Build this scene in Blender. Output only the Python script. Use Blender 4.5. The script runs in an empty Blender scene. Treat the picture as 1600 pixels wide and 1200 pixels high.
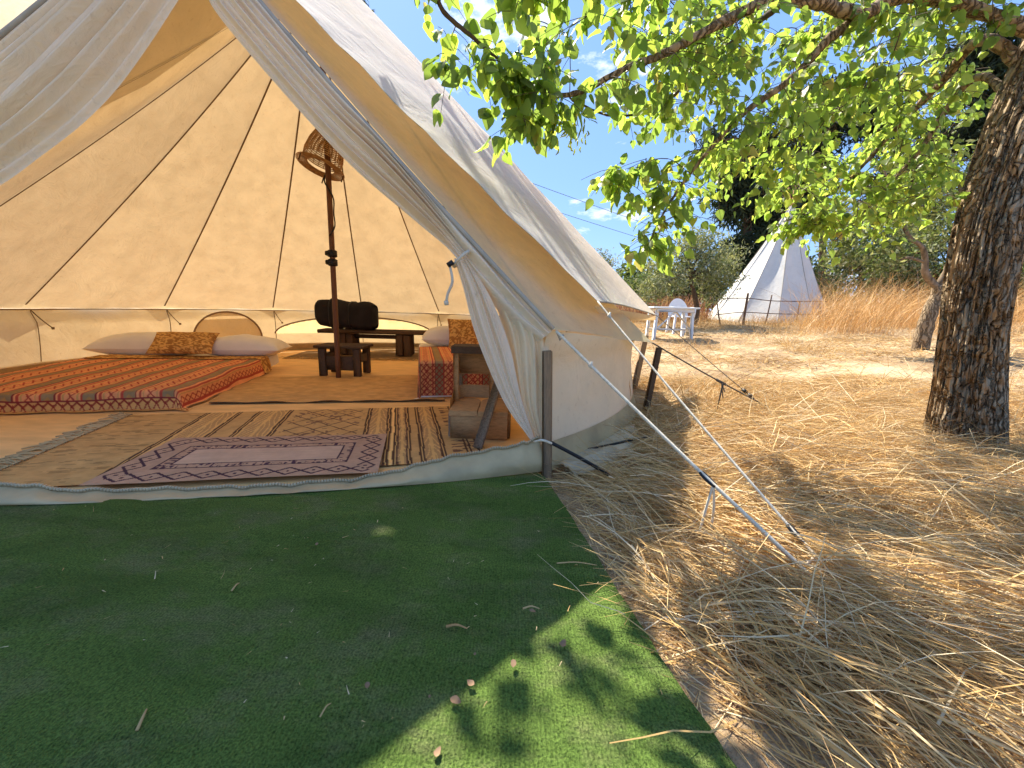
import bpy, math, random
import numpy as np
from mathutils import Matrix

rng = np.random.default_rng(7)
random.seed(7)
S = bpy.context.scene
COL = S.collection
PI = math.pi

# ------------------------------------------------------------------ camera, world, sun, exposure
F_PX, PITCH, ROLL, EYE = 614.0, math.radians(11.0), math.radians(1.58), 0.8
_c, _s = math.cos(ROLL), math.sin(ROLL)
_R0 = np.array([1., 0, 0]); _U0 = np.array([0, math.sin(PITCH), math.cos(PITCH)])
FWD = np.array([0, math.cos(PITCH), -math.sin(PITCH)])
RT = _c * _R0 + _s * _U0
UP = -_s * _R0 + _c * _U0
CAMP = np.array([0, 0, EYE])

cd = bpy.data.cameras.new('camera')
cam = bpy.data.objects.new('camera', cd); COL.objects.link(cam)
cd.sensor_width = 36.0; cd.lens = 36.0 * F_PX / 1600.0
cd.clip_start = 0.02; cd.clip_end = 600
m = Matrix.Identity(4)
for i in range(3):
    m[i][0], m[i][1], m[i][2], m[i][3] = RT[i], UP[i], -FWD[i], CAMP[i]
cam.matrix_world = m
S.camera = cam

SUN_D = np.array([0.38, -0.775, -1.0]); SUN_D /= np.linalg.norm(SUN_D)   # the way the light travels
SUN_EL = math.asin(-SUN_D[2]); SUN_AZ = math.atan2(-SUN_D[0], -SUN_D[1])
sl = bpy.data.lights.new('sun', 'SUN'); sl.energy = 3.6; sl.angle = math.radians(0.53)
sl.color = (1.0, 0.93, 0.80)
so = bpy.data.objects.new('sun', sl); COL.objects.link(so)
z = -SUN_D; x = np.cross([0, 0, 1], z); x /= np.linalg.norm(x); y = np.cross(z, x)
mm = Matrix.Identity(4)
for i in range(3):
    mm[i][0], mm[i][1], mm[i][2] = x[i], y[i], z[i]
mm[0][3], mm[1][3], mm[2][3] = -6, 12, 20
so.matrix_world = mm

W = bpy.data.worlds.new('World'); S.world = W; W.use_nodes = True
wn, wl = W.node_tree.nodes, W.node_tree.links
wn.clear()
out = wn.new('ShaderNodeOutputWorld'); bg = wn.new('ShaderNodeBackground')
sky = wn.new('ShaderNodeTexSky'); sky.sky_type = 'NISHITA'; sky.sun_disc = False
sky.sun_elevation = SUN_EL; sky.sun_rotation = SUN_AZ
sky.air_density = 1.0; sky.dust_density = 0.35; sky.ozone_density = 2.2
bg.inputs['Strength'].default_value = 0.15
tc = wn.new('ShaderNodeTexCoord'); mp = wn.new('ShaderNodeMapping')
mp.inputs['Scale'].default_value = (1.0, 1.0, 2.6)
nz = wn.new('ShaderNodeTexNoise'); nz.inputs['Scale'].default_value = 4.2; nz.inputs['Detail'].default_value = 9
nz.inputs['Roughness'].default_value = 0.62
cr = wn.new('ShaderNodeValToRGB'); cr.color_ramp.elements[0].position = 0.575; cr.color_ramp.elements[1].position = 0.68
mx = wn.new('ShaderNodeMix'); mx.data_type = 'RGBA'
hs = wn.new('ShaderNodeHueSaturation'); hs.inputs['Saturation'].default_value = 1.0; hs.inputs['Value'].default_value = 0.8
wl.new(tc.outputs['Generated'], mp.inputs['Vector']); wl.new(mp.outputs[0], nz.inputs['Vector'])
wl.new(nz.outputs['Fac'], cr.inputs[0]); wl.new(cr.outputs[0], mx.inputs[0])
wl.new(sky.outputs[0], hs.inputs['Color'])
m0 = wn.new('ShaderNodeMix'); m0.data_type = 'RGBA'; m0.inputs[0].default_value = 0.84
wl.new(hs.outputs[0], m0.inputs[6]); m0.inputs[7].default_value = (0.46, 0.90, 1.9, 1)
wl.new(m0.outputs[2], mx.inputs[6]); mx.inputs[7].default_value = (2.9, 2.95, 3.0, 1)
wl.new(mx.outputs[2], bg.inputs['Color']); wl.new(bg.outputs[0], out.inputs[0])

S.view_settings.view_transform = 'Standard'; S.view_settings.look = 'None'
S.view_settings.exposure = 1.88; S.view_settings.gamma = 1.0; S.view_settings.use_curve_mapping = False
S.render.engine = 'CYCLES'
cy = S.cycles
cy.use_denoising = True
cy.max_bounces = 12; cy.diffuse_bounces = 7; cy.glossy_bounces = 3; cy.transmission_bounces = 7
cy.transparent_max_bounces = 8; cy.sample_clamp_indirect = 6.0
cy.use_adaptive_sampling = True; cy.adaptive_threshold = 0.015

# ------------------------------------------------------------------ helpers
def ray(px, py):
    return RT * (px - 800) / F_PX + UP * (600 - py) / F_PX + FWD
def at(px, py, z=0.0):
    d = ray(px, py); return CAMP + d * ((z - EYE) / d[2])
def aY(px, py, Y):
    d = ray(px, py); return CAMP + d * (Y / d[1])
def proj(P):
    v = np.atleast_2d(np.asarray(P, float)) - CAMP
    d = v @ FWD
    return np.stack([800 + F_PX * (v @ RT) / d, 600 - F_PX * (v @ UP) / d], 1), d

def _hash(ix, iy, seed):
    h = (ix * 374761393 + iy * 668265263 + seed * 974634777) & 0x7fffffff
    h = ((h ^ (h >> 13)) * 1274126177) & 0x7fffffff
    return ((h ^ (h >> 16)) & 0xffff) / 65535.0
def vnoise(x, y, seed=0):
    x = np.asarray(x, float); y = np.asarray(y, float)
    ix = np.floor(x).astype(np.int64); iy = np.floor(y).astype(np.int64)
    fx = x - ix; fy = y - iy
    fx = fx * fx * (3 - 2 * fx); fy = fy * fy * (3 - 2 * fy)
    a = _hash(ix, iy, seed); b = _hash(ix + 1, iy, seed); c = _hash(ix, iy + 1, seed); d = _hash(ix + 1, iy + 1, seed)
    return (a * (1 - fx) + b * fx) * (1 - fy) + (c * (1 - fx) + d * fx) * fy
def fbm(x, y, seed=0, oct=4):
    t = 0; amp = 0.5
    for o in range(oct):
        t = t + amp * vnoise(x * 2 ** o, y * 2 ** o, seed + o * 17); amp *= 0.5
    return t

BASE = {}
def _mesh(name, V, Fs, mats, smooth=True, col=None, uv=None, midx=None):
    V = np.ascontiguousarray(V, dtype=np.float32)
    me = bpy.data.meshes.new(name)
    if isinstance(Fs, np.ndarray):
        n, k = Fs.shape
        me.vertices.add(len(V)); me.vertices.foreach_set('co', V.ravel())
        me.loops.add(n * k); me.polygons.add(n)
        me.loops.foreach_set('vertex_index', np.ascontiguousarray(Fs, dtype=np.int32).ravel())
        me.polygons.foreach_set('loop_start', np.arange(0, n * k, k, dtype=np.int32))
        me.update(calc_edges=True)
    else:
        me.from_pydata([tuple(v) for v in V], [], [tuple(f) for f in Fs]); me.update()
    if smooth:
        me.polygons.foreach_set('use_smooth', np.ones(len(me.polygons), dtype=bool))
    if not isinstance(mats, (list, tuple)):
        mats = [mats]
    for mt in mats:
        me.materials.append(mt)
    if midx is not None:
        me.polygons.foreach_set('material_index', np.asarray(midx, dtype=np.int32))
    if col is not None:
        a = me.attributes.new('col', 'FLOAT_COLOR', 'POINT')
        c = np.ones((len(V), 4), np.float32); c[:, :np.asarray(col).shape[1]] = col
        a.data.foreach_set('color', c.ravel())
    if uv is not None:
        l = me.uv_layers.new(name='UVMap')
        idx = np.zeros(len(me.loops), np.int32); me.loops.foreach_get('vertex_index', idx)
        l.data.foreach_set('uv', np.asarray(uv, np.float32)[idx].ravel())
    return me

def thing(name, label, cat, loc, group=None):
    o = bpy.data.objects.new(name, None); COL.objects.link(o)
    o.empty_display_size = 0.1; o.location = [float(v) for v in loc]
    BASE[o.name] = np.array(loc, float)
    o['label'] = label; o['category'] = cat
    if group: o['group'] = group
    return o
def part(name, VF, mat, parent=None, **kw):
    """mesh object; VF = (verts in world coordinates, faces)"""
    V, Fs = VF[0], VF[1]
    b = BASE[parent.name] if parent is not None else np.zeros(3)
    me = _mesh(name, np.asarray(V, float) - b, Fs, mat, **kw)
    o = bpy.data.objects.new(name, me); COL.objects.link(o)
    if parent is not None:
        o.parent = parent
    BASE[o.name] = b
    return o
def solo(name, VF, mat, label, cat, group=None, loc=None, **kw):
    """a thing that is one mesh, origin at loc"""
    V = np.asarray(VF[0], float)
    if loc is None:
        loc = np.array([V[:, 0].mean(), V[:, 1].mean(), V[:, 2].min()])
    me = _mesh(name, V - loc, VF[1], mat, **kw)
    o = bpy.data.objects.new(name, me); COL.objects.link(o)
    o.location = [float(v) for v in loc]; BASE[o.name] = np.array(loc, float)
    o['label'] = label; o['category'] = cat
    if group: o['group'] = group
    return o
def setting(name, VF, mat, kind='structure', **kw):
    o = part(name, VF, mat, None, **kw); o['kind'] = kind
    return o

def join(*parts):
    Vs, Fs, n = [], [], 0
    for V, F in parts:
        Vs.append(np.asarray(V, float)); Fs += [tuple(int(i) + n for i in f) for f in F]; n += len(V)
    return np.concatenate(Vs), Fs

def box(c, size, rot=None, bev=0.0, jit=0.0):
    """box centred at c; slightly chamfered edges when bev > 0; rot = 3x3 matrix"""
    hx, hy, hz = [s / 2 for s in size]
    if bev <= 0:
        V = np.array([[sx * hx, sy * hy, sz * hz] for sx in (-1, 1) for sy in (-1, 1) for sz in (-1, 1)])
        Fq = [(0, 1, 3, 2), (4, 6, 7, 5), (0, 4, 5, 1), (2, 3, 7, 6), (0, 2, 6, 4), (1, 5, 7, 3)]
    else:
        b = min(bev, hx * .45, hy * .45, hz * .45)
        V = []; ids = {}
        for sx in (-1, 1):
            for sy in (-1, 1):
                for sz in (-1, 1):
                    for ax in range(3):
                        p = [sx * (hx - b), sy * (hy - b), sz * (hz - b)]
                        p[ax] = (sx * hx, sy * hy, sz * hz)[ax]
                        ids[(sx, sy, sz, ax)] = len(V); V.append(p)
        V = np.array(V); Fq = []
        for ax in range(3):
            o1, o2 = (ax + 1) % 3, (ax + 2) % 3
            for s in (-1, 1):
                f = []
                for (a, b2) in ((-1, -1), (1, -1), (1, 1), (-1, 1)):
                    k = [0, 0, 0]; k[ax] = s; k[o1] = a; k[o2] = b2
                    f.append(ids[(k[0], k[1], k[2], ax)])
                Fq.append(tuple(f if s > 0 else f[::-1]))
            for a in (-1, 1):
                for b2 in (-1, 1):
                    f = []
                    for s, axx in ((-1, o1), (1, o1), (1, o2), (-1, o2)):
                        k = [0, 0, 0]; k[ax] = s; k[o1] = a; k[o2] = b2
                        f.append(ids[(k[0], k[1], k[2], axx)])
                    Fq.append(tuple(f))
        for sx in (-1, 1):
            for sy in (-1, 1):
                for sz in (-1, 1):
                    Fq.append(tuple(ids[(sx, sy, sz, a)] for a in range(3)))
    if jit:
        V = V + rng.normal(0, jit, V.shape)
    if rot is not None:
        V = V @ np.asarray(rot).T
    return V + np.asarray(c, float), Fq
def rotz(a):
    return np.array([[math.cos(a), -math.sin(a), 0], [math.sin(a), math.cos(a), 0], [0, 0, 1]])
def rotx(a):
    return np.array([[1, 0, 0], [0, math.cos(a), -math.sin(a)], [0, math.sin(a), math.cos(a)]])
def roty(a):
    return np.array([[math.cos(a), 0, math.sin(a)], [0, 1, 0], [-math.sin(a), 0, math.cos(a)]])
def beam(p, q, w, d, bev=0.004, up=(0, 0, 1)):
    """a plank or post from p to q, w wide (sideways) and d deep"""
    p = np.asarray(p, float); q = np.asarray(q, float)
    zz = q - p; L = np.linalg.norm(zz); zz /= L
    u = np.asarray(up, float)
    if abs(zz @ u) > .95: u = np.array([0, 1., 0])
    xx = np.cross(u, zz); xx /= np.linalg.norm(xx); yy = np.cross(zz, xx)
    return box((p + q) / 2, (w, d, L), np.stack([xx, yy, zz], 1), bev)
def tube(P, r, n=8, cap=True):
    P = np.asarray(P, float); m_ = len(P)
    r = np.full(m_, r) if np.isscalar(r) else np.asarray(r, float)
    T = np.gradient(P, axis=0); T /= np.linalg.norm(T, axis=1)[:, None] + 1e-12
    ref = np.array([0, 0, 1.]) if abs(T[0, 2]) < .9 else np.array([1., 0, 0])
    N = np.cross(T[0], ref); N /= np.linalg.norm(N)
    V = []
    a = np.arange(n) * 2 * PI / n
    for i in range(m_):
        N = N - T[i] * (N @ T[i]); N /= np.linalg.norm(N) + 1e-12
        B = np.cross(T[i], N)
        V.append(P[i] + r[i] * (np.cos(a)[:, None] * N + np.sin(a)[:, None] * B))
    V = np.concatenate(V)
    Fq = []
    for i in range(m_ - 1):
        for j in range(n):
            k = (j + 1) % n
            Fq.append((i * n + j, i * n + k, (i + 1) * n + k, (i + 1) * n + j))
    if cap:
        Fq.append(tuple(range(n))[::-1]); Fq.append(tuple((m_ - 1) * n + j for j in range(n)))
    return V, Fq
def smoothpath(P, n=24):
    """Catmull-Rom through P"""
    P = np.asarray(P, float)
    Q = np.concatenate([[2 * P[0] - P[1]], P, [2 * P[-1] - P[-2]]])
    t = np.linspace(0, len(P) - 1, n); i = np.minimum(t.astype(int), len(P) - 2); u = (t - i)[:, None]
    p0, p1, p2, p3 = Q[i], Q[i + 1], Q[i + 2], Q[i + 3]
    return .5 * (2 * p1 + (p2 - p0) * u + (2 * p0 - 5 * p1 + 4 * p2 - p3) * u ** 2 + (3 * p1 - p0 - 3 * p2 + p3) * u ** 3)
def lathe(prof, n=24, c=(0, 0, 0), rot=None):
    V = []; a = np.arange(n) * 2 * PI / n
    for r, zz in prof:
        V.append(np.stack([r * np.cos(a), r * np.sin(a), np.full(n, zz)], 1))
    V = np.concatenate(V); Fq = []
    for i in range(len(prof) - 1):
        for j in range(n):
            k = (j + 1) % n
            Fq.append((i * n + j, i * n + k, (i + 1) * n + k, (i + 1) * n + j))
    if rot is not None: V = V @ np.asarray(rot).T
    return V + np.asarray(c, float), Fq
def gridF(nu, nv):
    i = np.arange(nu - 1)[:, None] * nv + np.arange(nv - 1)[None, :]
    i = i.ravel()
    return np.stack([i, i + nv, i + nv + 1, i + 1], 1)
def grid(fn, nu, nv):
    """fn(U, V) -> (n,3); U, V flat arrays in 0..1"""
    u, v = np.meshgrid(np.linspace(0, 1, nu), np.linspace(0, 1, nv), indexing='ij')
    return fn(u.ravel(), v.ravel()), gridF(nu, nv)
def lerp(a, b, t):
    return np.asarray(a) * (1 - t) + np.asarray(b) * t

# ------------------------------------------------------------------ materials
class NT:
    def __init__(s, name):
        s.m = bpy.data.materials.new(name); s.m.use_nodes = True
        s.n, s.l = s.m.node_tree.nodes, s.m.node_tree.links
        s.n.clear(); s.o = s.n.new('ShaderNodeOutputMaterial')
        s.tc = s.n.new('ShaderNodeTexCoord')
    def new(s, t, **kw):
        nd = s.n.new(t)
        for k, v in kw.items():
            nd.inputs[k].default_value = v
        return nd
    def noise(s, scale, detail=4, rough=.55, vec=None, stretch=None, dist=0.0):
        v = vec or s.tc.outputs['Object']
        if stretch:
            mpn = s.n.new('ShaderNodeMapping'); mpn.inputs['Scale'].default_value = stretch
            s.l.new(v, mpn.inputs['Vector']); v = mpn.outputs[0]
        nd = s.new('ShaderNodeTexNoise', Scale=scale, Detail=detail, Roughness=rough, Distortion=dist)
        s.l.new(v, nd.inputs['Vector']); return nd.outputs['Fac']
    def ramp(s, fac, stops):
        nd = s.n.new('ShaderNodeValToRGB'); e = nd.color_ramp.elements
        while len(e) < len(stops): e.new(0.5)
        for i, (p_, c_) in enumerate(stops):
            e[i].position = p_; e[i].color = (*c_, 1) if len(c_) == 3 else c_
        s.l.new(fac, nd.inputs[0]); return nd.outputs[0]
    def mix(s, fac, a, b, mode='MIX'):
        nd = s.n.new('ShaderNodeMix'); nd.data_type = 'RGBA'; nd.blend_type = mode
        for k, v in ((0, fac), (6, a), (7, b)):
            if hasattr(v, 'is_linked'): s.l.new(v, nd.inputs[k])
            elif isinstance(v, (int, float)): nd.inputs[k].default_value = v
            else: nd.inputs[k].default_value = (*v, 1)
        return nd.outputs[2]
    def math(s, op, a, b=0.0):
        nd = s.n.new('ShaderNodeMath'); nd.operation = op
        for k, v in ((0, a), (1, b)):
            if hasattr(v, 'is_linked'): s.l.new(v, nd.inputs[k])
            else: nd.inputs[k].default_value = v
        return nd.outputs[0]
    def bump(s, h, strength=.3, dist=.01, prev=None):
        nd = s.new('ShaderNodeBump', Strength=strength, Distance=dist); s.l.new(h, nd.inputs['Height'])
        if prev is not None: s.l.new(prev, nd.inputs['Normal'])
        return nd.outputs[0]
    def attr(s, name='col'):
        nd = s.n.new('ShaderNodeAttribute'); nd.attribute_name = name; return nd.outputs['Color']
    def bsdf(s, col, rough=.8, nrm=None, spec=.3, sheen=0.0, metal=0.0):
        b = s.new('ShaderNodeBsdfPrincipled', Roughness=rough, Metallic=metal)
        b.inputs['Specular IOR Level'].default_value = spec
        if sheen: b.inputs['Sheen Weight'].default_value = sheen
        if hasattr(col, 'is_linked'): s.l.new(col, b.inputs['Base Color'])
        else: b.inputs['Base Color'].default_value = (*col, 1)
        if nrm is not None: s.l.new(nrm, b.inputs['Normal'])
        return b.outputs[0]
    def translucent(s, col, nrm=None):
        b = s.n.new('ShaderNodeBsdfTranslucent')
        if hasattr(col, 'is_linked'): s.l.new(col, b.inputs['Color'])
        else: b.inputs['Color'].default_value = (*col, 1)
        if nrm is not None: s.l.new(nrm, b.inputs['Normal'])
        return b.outputs[0]
    def mixsh(s, fac, a, b):
        nd = s.n.new('ShaderNodeMixShader')
        if hasattr(fac, 'is_linked'): s.l.new(fac, nd.inputs[0])
        else: nd.inputs[0].default_value = fac
        s.l.new(a, nd.inputs[1]); s.l.new(b, nd.inputs[2]); return nd.outputs[0]
    def done(s, sh):
        s.l.new(sh, s.o.inputs['Surface']); return s.m

def simple(name, col, rough=.7, var=.15, scale=8, bump=.1, bscale=60, spec=.3, metal=0.0, stretch=None):
    t = NT(name)
    c = t.ramp(t.noise(scale, 5, stretch=stretch), [(.3, tuple(v * (1 - var) for v in col)), (.7, tuple(min(1, v * (1 + var)) for v in col))])
    n_ = t.bump(t.noise(bscale, 3, stretch=stretch), bump, .004)
    return t.done(t.bsdf(c, rough, n_, spec, metal=metal))

def canvas(name, col, trans, fac, stain=.12, weave=True, scale=2.2, wr=.25):
    t = NT(name)
    n1 = t.noise(scale, 6, .65)
    c = t.ramp(n1, [(.28, tuple(v * (1 - stain) for v in col)), (.6, col)])
    sp = t.ramp(t.noise(26, 5, .7), [(.29, (.80, .75, .68)), (.40, (1, 1, 1))])
    c = t.mix(.7, c, sp, 'MULTIPLY')
    tr = t.ramp(t.noise(5, 7, .72), [(.3, tuple(v * .74 for v in trans)), (.60, trans)])
    tr = t.mix(.8, tr, sp, 'MULTIPLY')
    n_ = t.bump(t.noise(4.0, 5, .6, dist=1.2), wr * 1.6, .03)
    if weave:
        n_ = t.bump(t.noise(420, 2), .25, .002, n_)
    return t.done(t.mixsh(fac, t.bsdf(c, .9, n_, .15), t.translucent(tr, n_)))

M = {}
M['roof'] = canvas('tent_canvas', (.80, .70, .50), (.52, .36, .185), .31)
M['wall'] = canvas('wall_canvas', (.88, .78, .54), (.68, .49, .25), .29, stain=.10)
M['gable'] = canvas('brightened_roof_canvas', (.84, .73, .47), (.95, .72, .36), .50, stain=.08)  # same cloth as the roof, lighter and more translucent to brighten the shaded front
M['flap'] = canvas('door_canvas', (.82, .73, .57), (.9, .68, .38), .18, stain=.12, wr=.35)
M['fly'] = canvas('fly_canvas', (.92, .89, .82), (.95, .80, .54), .46, stain=.06)
M['window'] = canvas('window_mesh_canvas', (.8, .7, .45), (.86, .62, .28), .55, stain=.05)
M['pvc'] = simple('grey_pvc', (.46, .34, .175), .55, .22, 5, .5, 14, .4)
M['tape_tan'] = simple('tan_tape', (.42, .33, .20), .9, .15)
M['seam'] = simple('seam_tape', (.20, .13, .06), .9, .2)
M['piping'] = simple('grey_piping', (.36, .32, .26), .8, .15)
M['white_tape'] = simple('white_cotton', (.56, .50, .40), .9, .08)
M['rope'] = simple('white_rope', (.70, .62, .48), .9, .2, 60, .6, 300)
M['dark_rope'] = simple('dark_rope', (.10, .085, .07), .9, .3, 60, .6, 300)
M['black'] = simple('black_plastic', (.015, .015, .016), .45, .2)
M['black_cloth'] = simple('black_cloth', (.022, .020, .022), .85, .3, 6, .8, 11, .05)
M['white_paint'] = simple('white_paint', (.78, .77, .73), .6, .06)
M['zip'] = simple('zip_teeth', (.50, .41, .26), .6, .2)

def wood(name, col, var=.35, rough=.75, stretch=(3, 3, 30), axis_scale=6):
    t = NT(name)
    g = t.noise(axis_scale, 8, .7, stretch=stretch, dist=.4)
    c = t.ramp(g, [(.3, tuple(v * (1 - var) for v in col)), (.52, col), (.72, tuple(v * (1 + var * .6) for v in col))])
    n_ = t.bump(g, .4, .004)
    return t.done(t.bsdf(c, rough, n_, .25))
M['wood_dark'] = wood('dark_stained_wood', (.10, .055, .028), stretch=(12, 4, 12))
M['wood_red'] = wood('reddish_pole_wood', (.16, .065, .03), stretch=(20, 20, 2), rough=.5)
M['wood_warm'] = wood('honey_wood', (.50, .28, .115), stretch=(4, 16, 16))
M['wood_grey'] = wood('weathered_wood', (.25, .16, .085), stretch=(30, 30, 3))
M['wood_flaky'] = wood('flaking_painted_wood', (.26, .19, .12), .6, stretch=(10, 10, 5), axis_scale=14)

def attr_cloth(name, rough=.95, bscale=300, bs=.3, dirt=.2, trans=0.0):
    t = NT(name)
    c = t.attr()
    d = t.ramp(t.noise(7, 6, .7), [(.3, (1 - dirt,) * 3), (.65, (1, 1, 1))])
    c = t.mix(1.0, c, d, 'MULTIPLY')
    n_ = t.bump(t.noise(bscale, 2), bs, .003)
    sh = t.bsdf(c, rough, n_, .1)
    return t.done(sh)
M['print'] = attr_cloth('woven_cloth')
M['linen'] = simple('white_linen', (.78, .72, .64), .9, .06, 5, .35, 9, .1)
# straw and grass: every blade has its own colour
t = NT('dry_straw'); c = t.attr()
M['straw'] = t.done(t.mixsh(.18, t.bsdf(c, .6, None, .35), t.translucent(c)))

# ------------------------------------------------------------------ ground
CX, CY, RW = -1.81, 4.05, 2.97           # tent centre and radius
EDGE = [(-0.02, 3.0), (.155, 1.84), (.352, .87), (.425, .55), (.55, -.4), (.62, -1.5)]   # right edge of the green carpet
def carpet_x(Y):
    e = np.array(EDGE)[::-1]
    return np.interp(Y, e[:, 1], e[:, 0])
def smooth(a, b, x):
    q = np.clip((x - a) / (b - a), 0, 1); return q * q * (3 - 2 * q)
def offpad(X, Y):
    """0 on the tent pitch and the carpet, 1 out in the field"""
    dt = np.hypot(X - CX, Y - CY) - 3.05
    dc = np.where(Y < 2.3, X - carpet_x(Y), 9)
    return smooth(0.0, .5, np.minimum(dt, dc))
def G(X, Y):
    X = np.asarray(X, float); Y = np.asarray(Y, float)
    d = np.hypot(X - .5, Y - 3.5)
    up = .065 * np.clip(d - 2.5, 0, 12.5) * smooth(1.5, 5.0, X + .8 * Y) * smooth(-5, 1.0, X + .3 * Y)
    o = offpad(X, Y)
    b = (fbm(X * 1.3 + 5, Y * 1.3, 3, 4) - .42) * .13 + (fbm(X * 6, Y * 6, 9, 3) - .43) * .035
    return up + o * b - .012

def ground_mesh():
    xs = np.concatenate([np.linspace(-260, -12, 26)[:-1], np.linspace(-12, .1, 40)[:-1], np.linspace(.1, 4.2, 170)[:-1], np.linspace(4.2, 14, 90)[:-1], np.linspace(14, 40, 26)[:-1], np.linspace(40, 300, 14)])
    ys = np.concatenate([np.linspace(-120, -2, 14)[:-1], np.linspace(-2, .3, 16)[:-1], np.linspace(.3, 4.5, 170)[:-1], np.linspace(4.5, 16, 100)[:-1], np.linspace(16, 45, 30)[:-1], np.linspace(45, 400, 16)])
    X, Y = np.meshgrid(xs, ys, indexing='ij')
    Z = G(X.ravel(), Y.ravel())
    return np.stack([X.ravel(), Y.ravel(), Z], 1), gridF(len(xs), len(ys))
t = NT('dry_soil')
n1 = t.noise(1.1, 6, .6); n2 = t.noise(22, 6, .7); n3 = t.noise(160, 3)
c = t.ramp(n1, [(.35, (.25, .16, .09)), (.5, (.45, .32, .185)), (.65, (.64, .50, .31))])
c = t.mix(.75, c, t.ramp(n2, [(.3, (.45, .4, .36)), (.6, (1, 1, 1))]), 'MULTIPLY')
c = t.mix(.5, c, t.ramp(n3, [(.3, (.6, .55, .5)), (.6, (1, 1, 1))]), 'MULTIPLY')
vo = t.new('ShaderNodeTexVoronoi', Scale=16.0); vo.feature = 'DISTANCE_TO_EDGE'; t.l.new(t.tc.outputs['Object'], vo.inputs['Vector'])
nn = t.bump(n2, .6, .03); nn = t.bump(n3, .5, .008, nn)
M['soil'] = t.done(t.bsdf(c, .95, nn, .1))
setting('ground', ground_mesh(), M['soil'])

# ------------------------------------------------------------------ green carpet
t = NT('green_turf_carpet')
n1 = t.noise(1.6, 6, .62); n2 = t.noise(5, 6, .7, stretch=(1, 1.6, 1)); n3 = t.noise(210, 3, .7)
c = t.ramp(n1, [(.3, (.098, .165, .034)), (.7, (.135, .205, .046))])
c = t.mix(t.ramp(n2, [(.48, (0, 0, 0)), (.72, (.62, .62, .62))]), c, (.22, .20, .11))
n4 = t.noise(2.6, 5, .6, stretch=(.7, 2.2, 1), dist=.8); c = t.mix(.8, c, t.ramp(n4, [(.32, (.66, .70, .66)), (.52, (1, 1, 1)), (.7, (1.22, 1.16, 1.1))]), 'MULTIPLY')
c = t.mix(.9, c, t.ramp(n3, [(.3, (.30, .34, .30)), (.62, (1.45, 1.42, 1.35))]), 'MULTIPLY')
w1 = t.new('ShaderNodeTexWave', Scale=38.0, Distortion=2.5, Detail=2.0); w1.bands_direction = 'X'
w1.inputs['Detail Scale'].default_value = 6
t.l.new(t.tc.outputs['Object'], w1.inputs['Vector'])
c = t.mix(.35, c, t.ramp(w1.outputs['Fac'], [(.1, (.62, .64, .62)), (.6, (1, 1, 1))]), 'MULTIPLY')
nn = t.bump(n3, 1.0, .010); nn = t.bump(w1.outputs['Fac'], .5, .005, nn); nn = t.bump(t.noise(70, 4, .7), .6, .012, nn)
M['turf'] = t.done(t.bsdf(c, .95, nn, .1, sheen=.0))
def carpet_fn(u, v):
    Y = 2.75 - v * 4.2
    Xr = carpet_x(Y) + .002 * np.sin(Y * 23) + .0015 * np.sin(Y * 61)
    X = -6.0 + u * (Xr + 6.0)
    Zr = .010 + .007 * fbm(X * 2.2, Y * 2.2, 21, 3) + .010 * smooth(.50, .62, fbm(X * .9 + Y * .5, Y * 2.6 - X * .6, 23, 2))  + .006 * np.sin(X * 3 + Y * 5) * smooth(.2, .9, u)
    Zr = Zr - .008 * smooth(.995, 1, u)
    Zr = Zr - .022 * smooth(.0, .06, Y - np.interp(X, [-6, -3.5, -2.45, -1.9, -1.27, -.55, .17, 3], [2.2, 1.64, 1.30, 1.35, 1.45, 1.60, 1.80, 1.9]) - .02)
    return np.stack([X, Y, Zr], 1)
solo('turf_carpet', grid(carpet_fn, 240, 150), M['turf'], 'large green artificial turf carpet laid on the ground in front of the tent', 'carpet')

# ------------------------------------------------------------------ bell tent
A = np.array([CX, CY, 3.62])                       # peak
D = np.array([-1.71, 2.31, 2.70])                  # top of the door frame
DA = math.radians(25.714); A0 = math.radians(80.3)
def seam_az(k): return A0 + DA * k
HEM = {-5: (.705, 2.99), -4: (.575, 3.06), -3: (.66, 3.03), 6: (.70, 2.99)}
def hem(k):
    zz, rr = HEM.get(k, (.665, 3.01))
    return zz, rr
def seam_pt(k, r):
    """points down the roof seam k; r from 0 (peak) to 1 (hem)"""
    r = np.asarray(r, float); zz, rr = hem(k); a = seam_az(k)
    rad = .03 + (rr - .03) * r
    Z = A[2] - (A[2] - zz) * r - .36 * r * (1 - r) * (1.25 - .5 * r)
    return np.stack([CX + rad * math.cos(a), CY + rad * math.sin(a), Z], -1)
E_R = seam_pt(-5, 1.0); E_L = seam_pt(6, 1.0)
tent = thing('bell_tent', 'large cream canvas bell tent with open door flaps tied back', 'tent', (CX, CY, 0))
def gore(k):
    def f(u, v):      # u: across, v: down
        P = seam_pt(k, v) * (1 - u)[:, None] + seam_pt(k + 1, v) * u[:, None]
        w = np.sin(PI * u)
        # scalloped hem and slack cloth between the seams
        dirx = np.stack([P[:, 0] - CX, P[:, 1] - CY], 1); L = np.hypot(*dirx.T) + 1e-6; dirx /= L[:, None]
        sag = -.035 * w * np.sin(PI * np.clip(v, 0, 1) ** .8) - .015 * w * smooth(.85, 1, v)
        P[:, :2] += dirx * (sag + .020 * w * (fbm(u * 3 + k * 5, v * 7, 5, 3) - .43))[:, None]
        P[:, 2] += .004 * w * smooth(.9, 1, v) + .030 * w * (fbm(u * 5 + k * 7, v * 9, 11, 3) - .43)
        return P
    return grid(f, 13, 34)
for k in range(-5, 6):
    part('roof_panel', gore(k), M['gable'] if k < -3 else M['roof'], tent)  # front right panels use the brightened copy of the roof cloth
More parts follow.
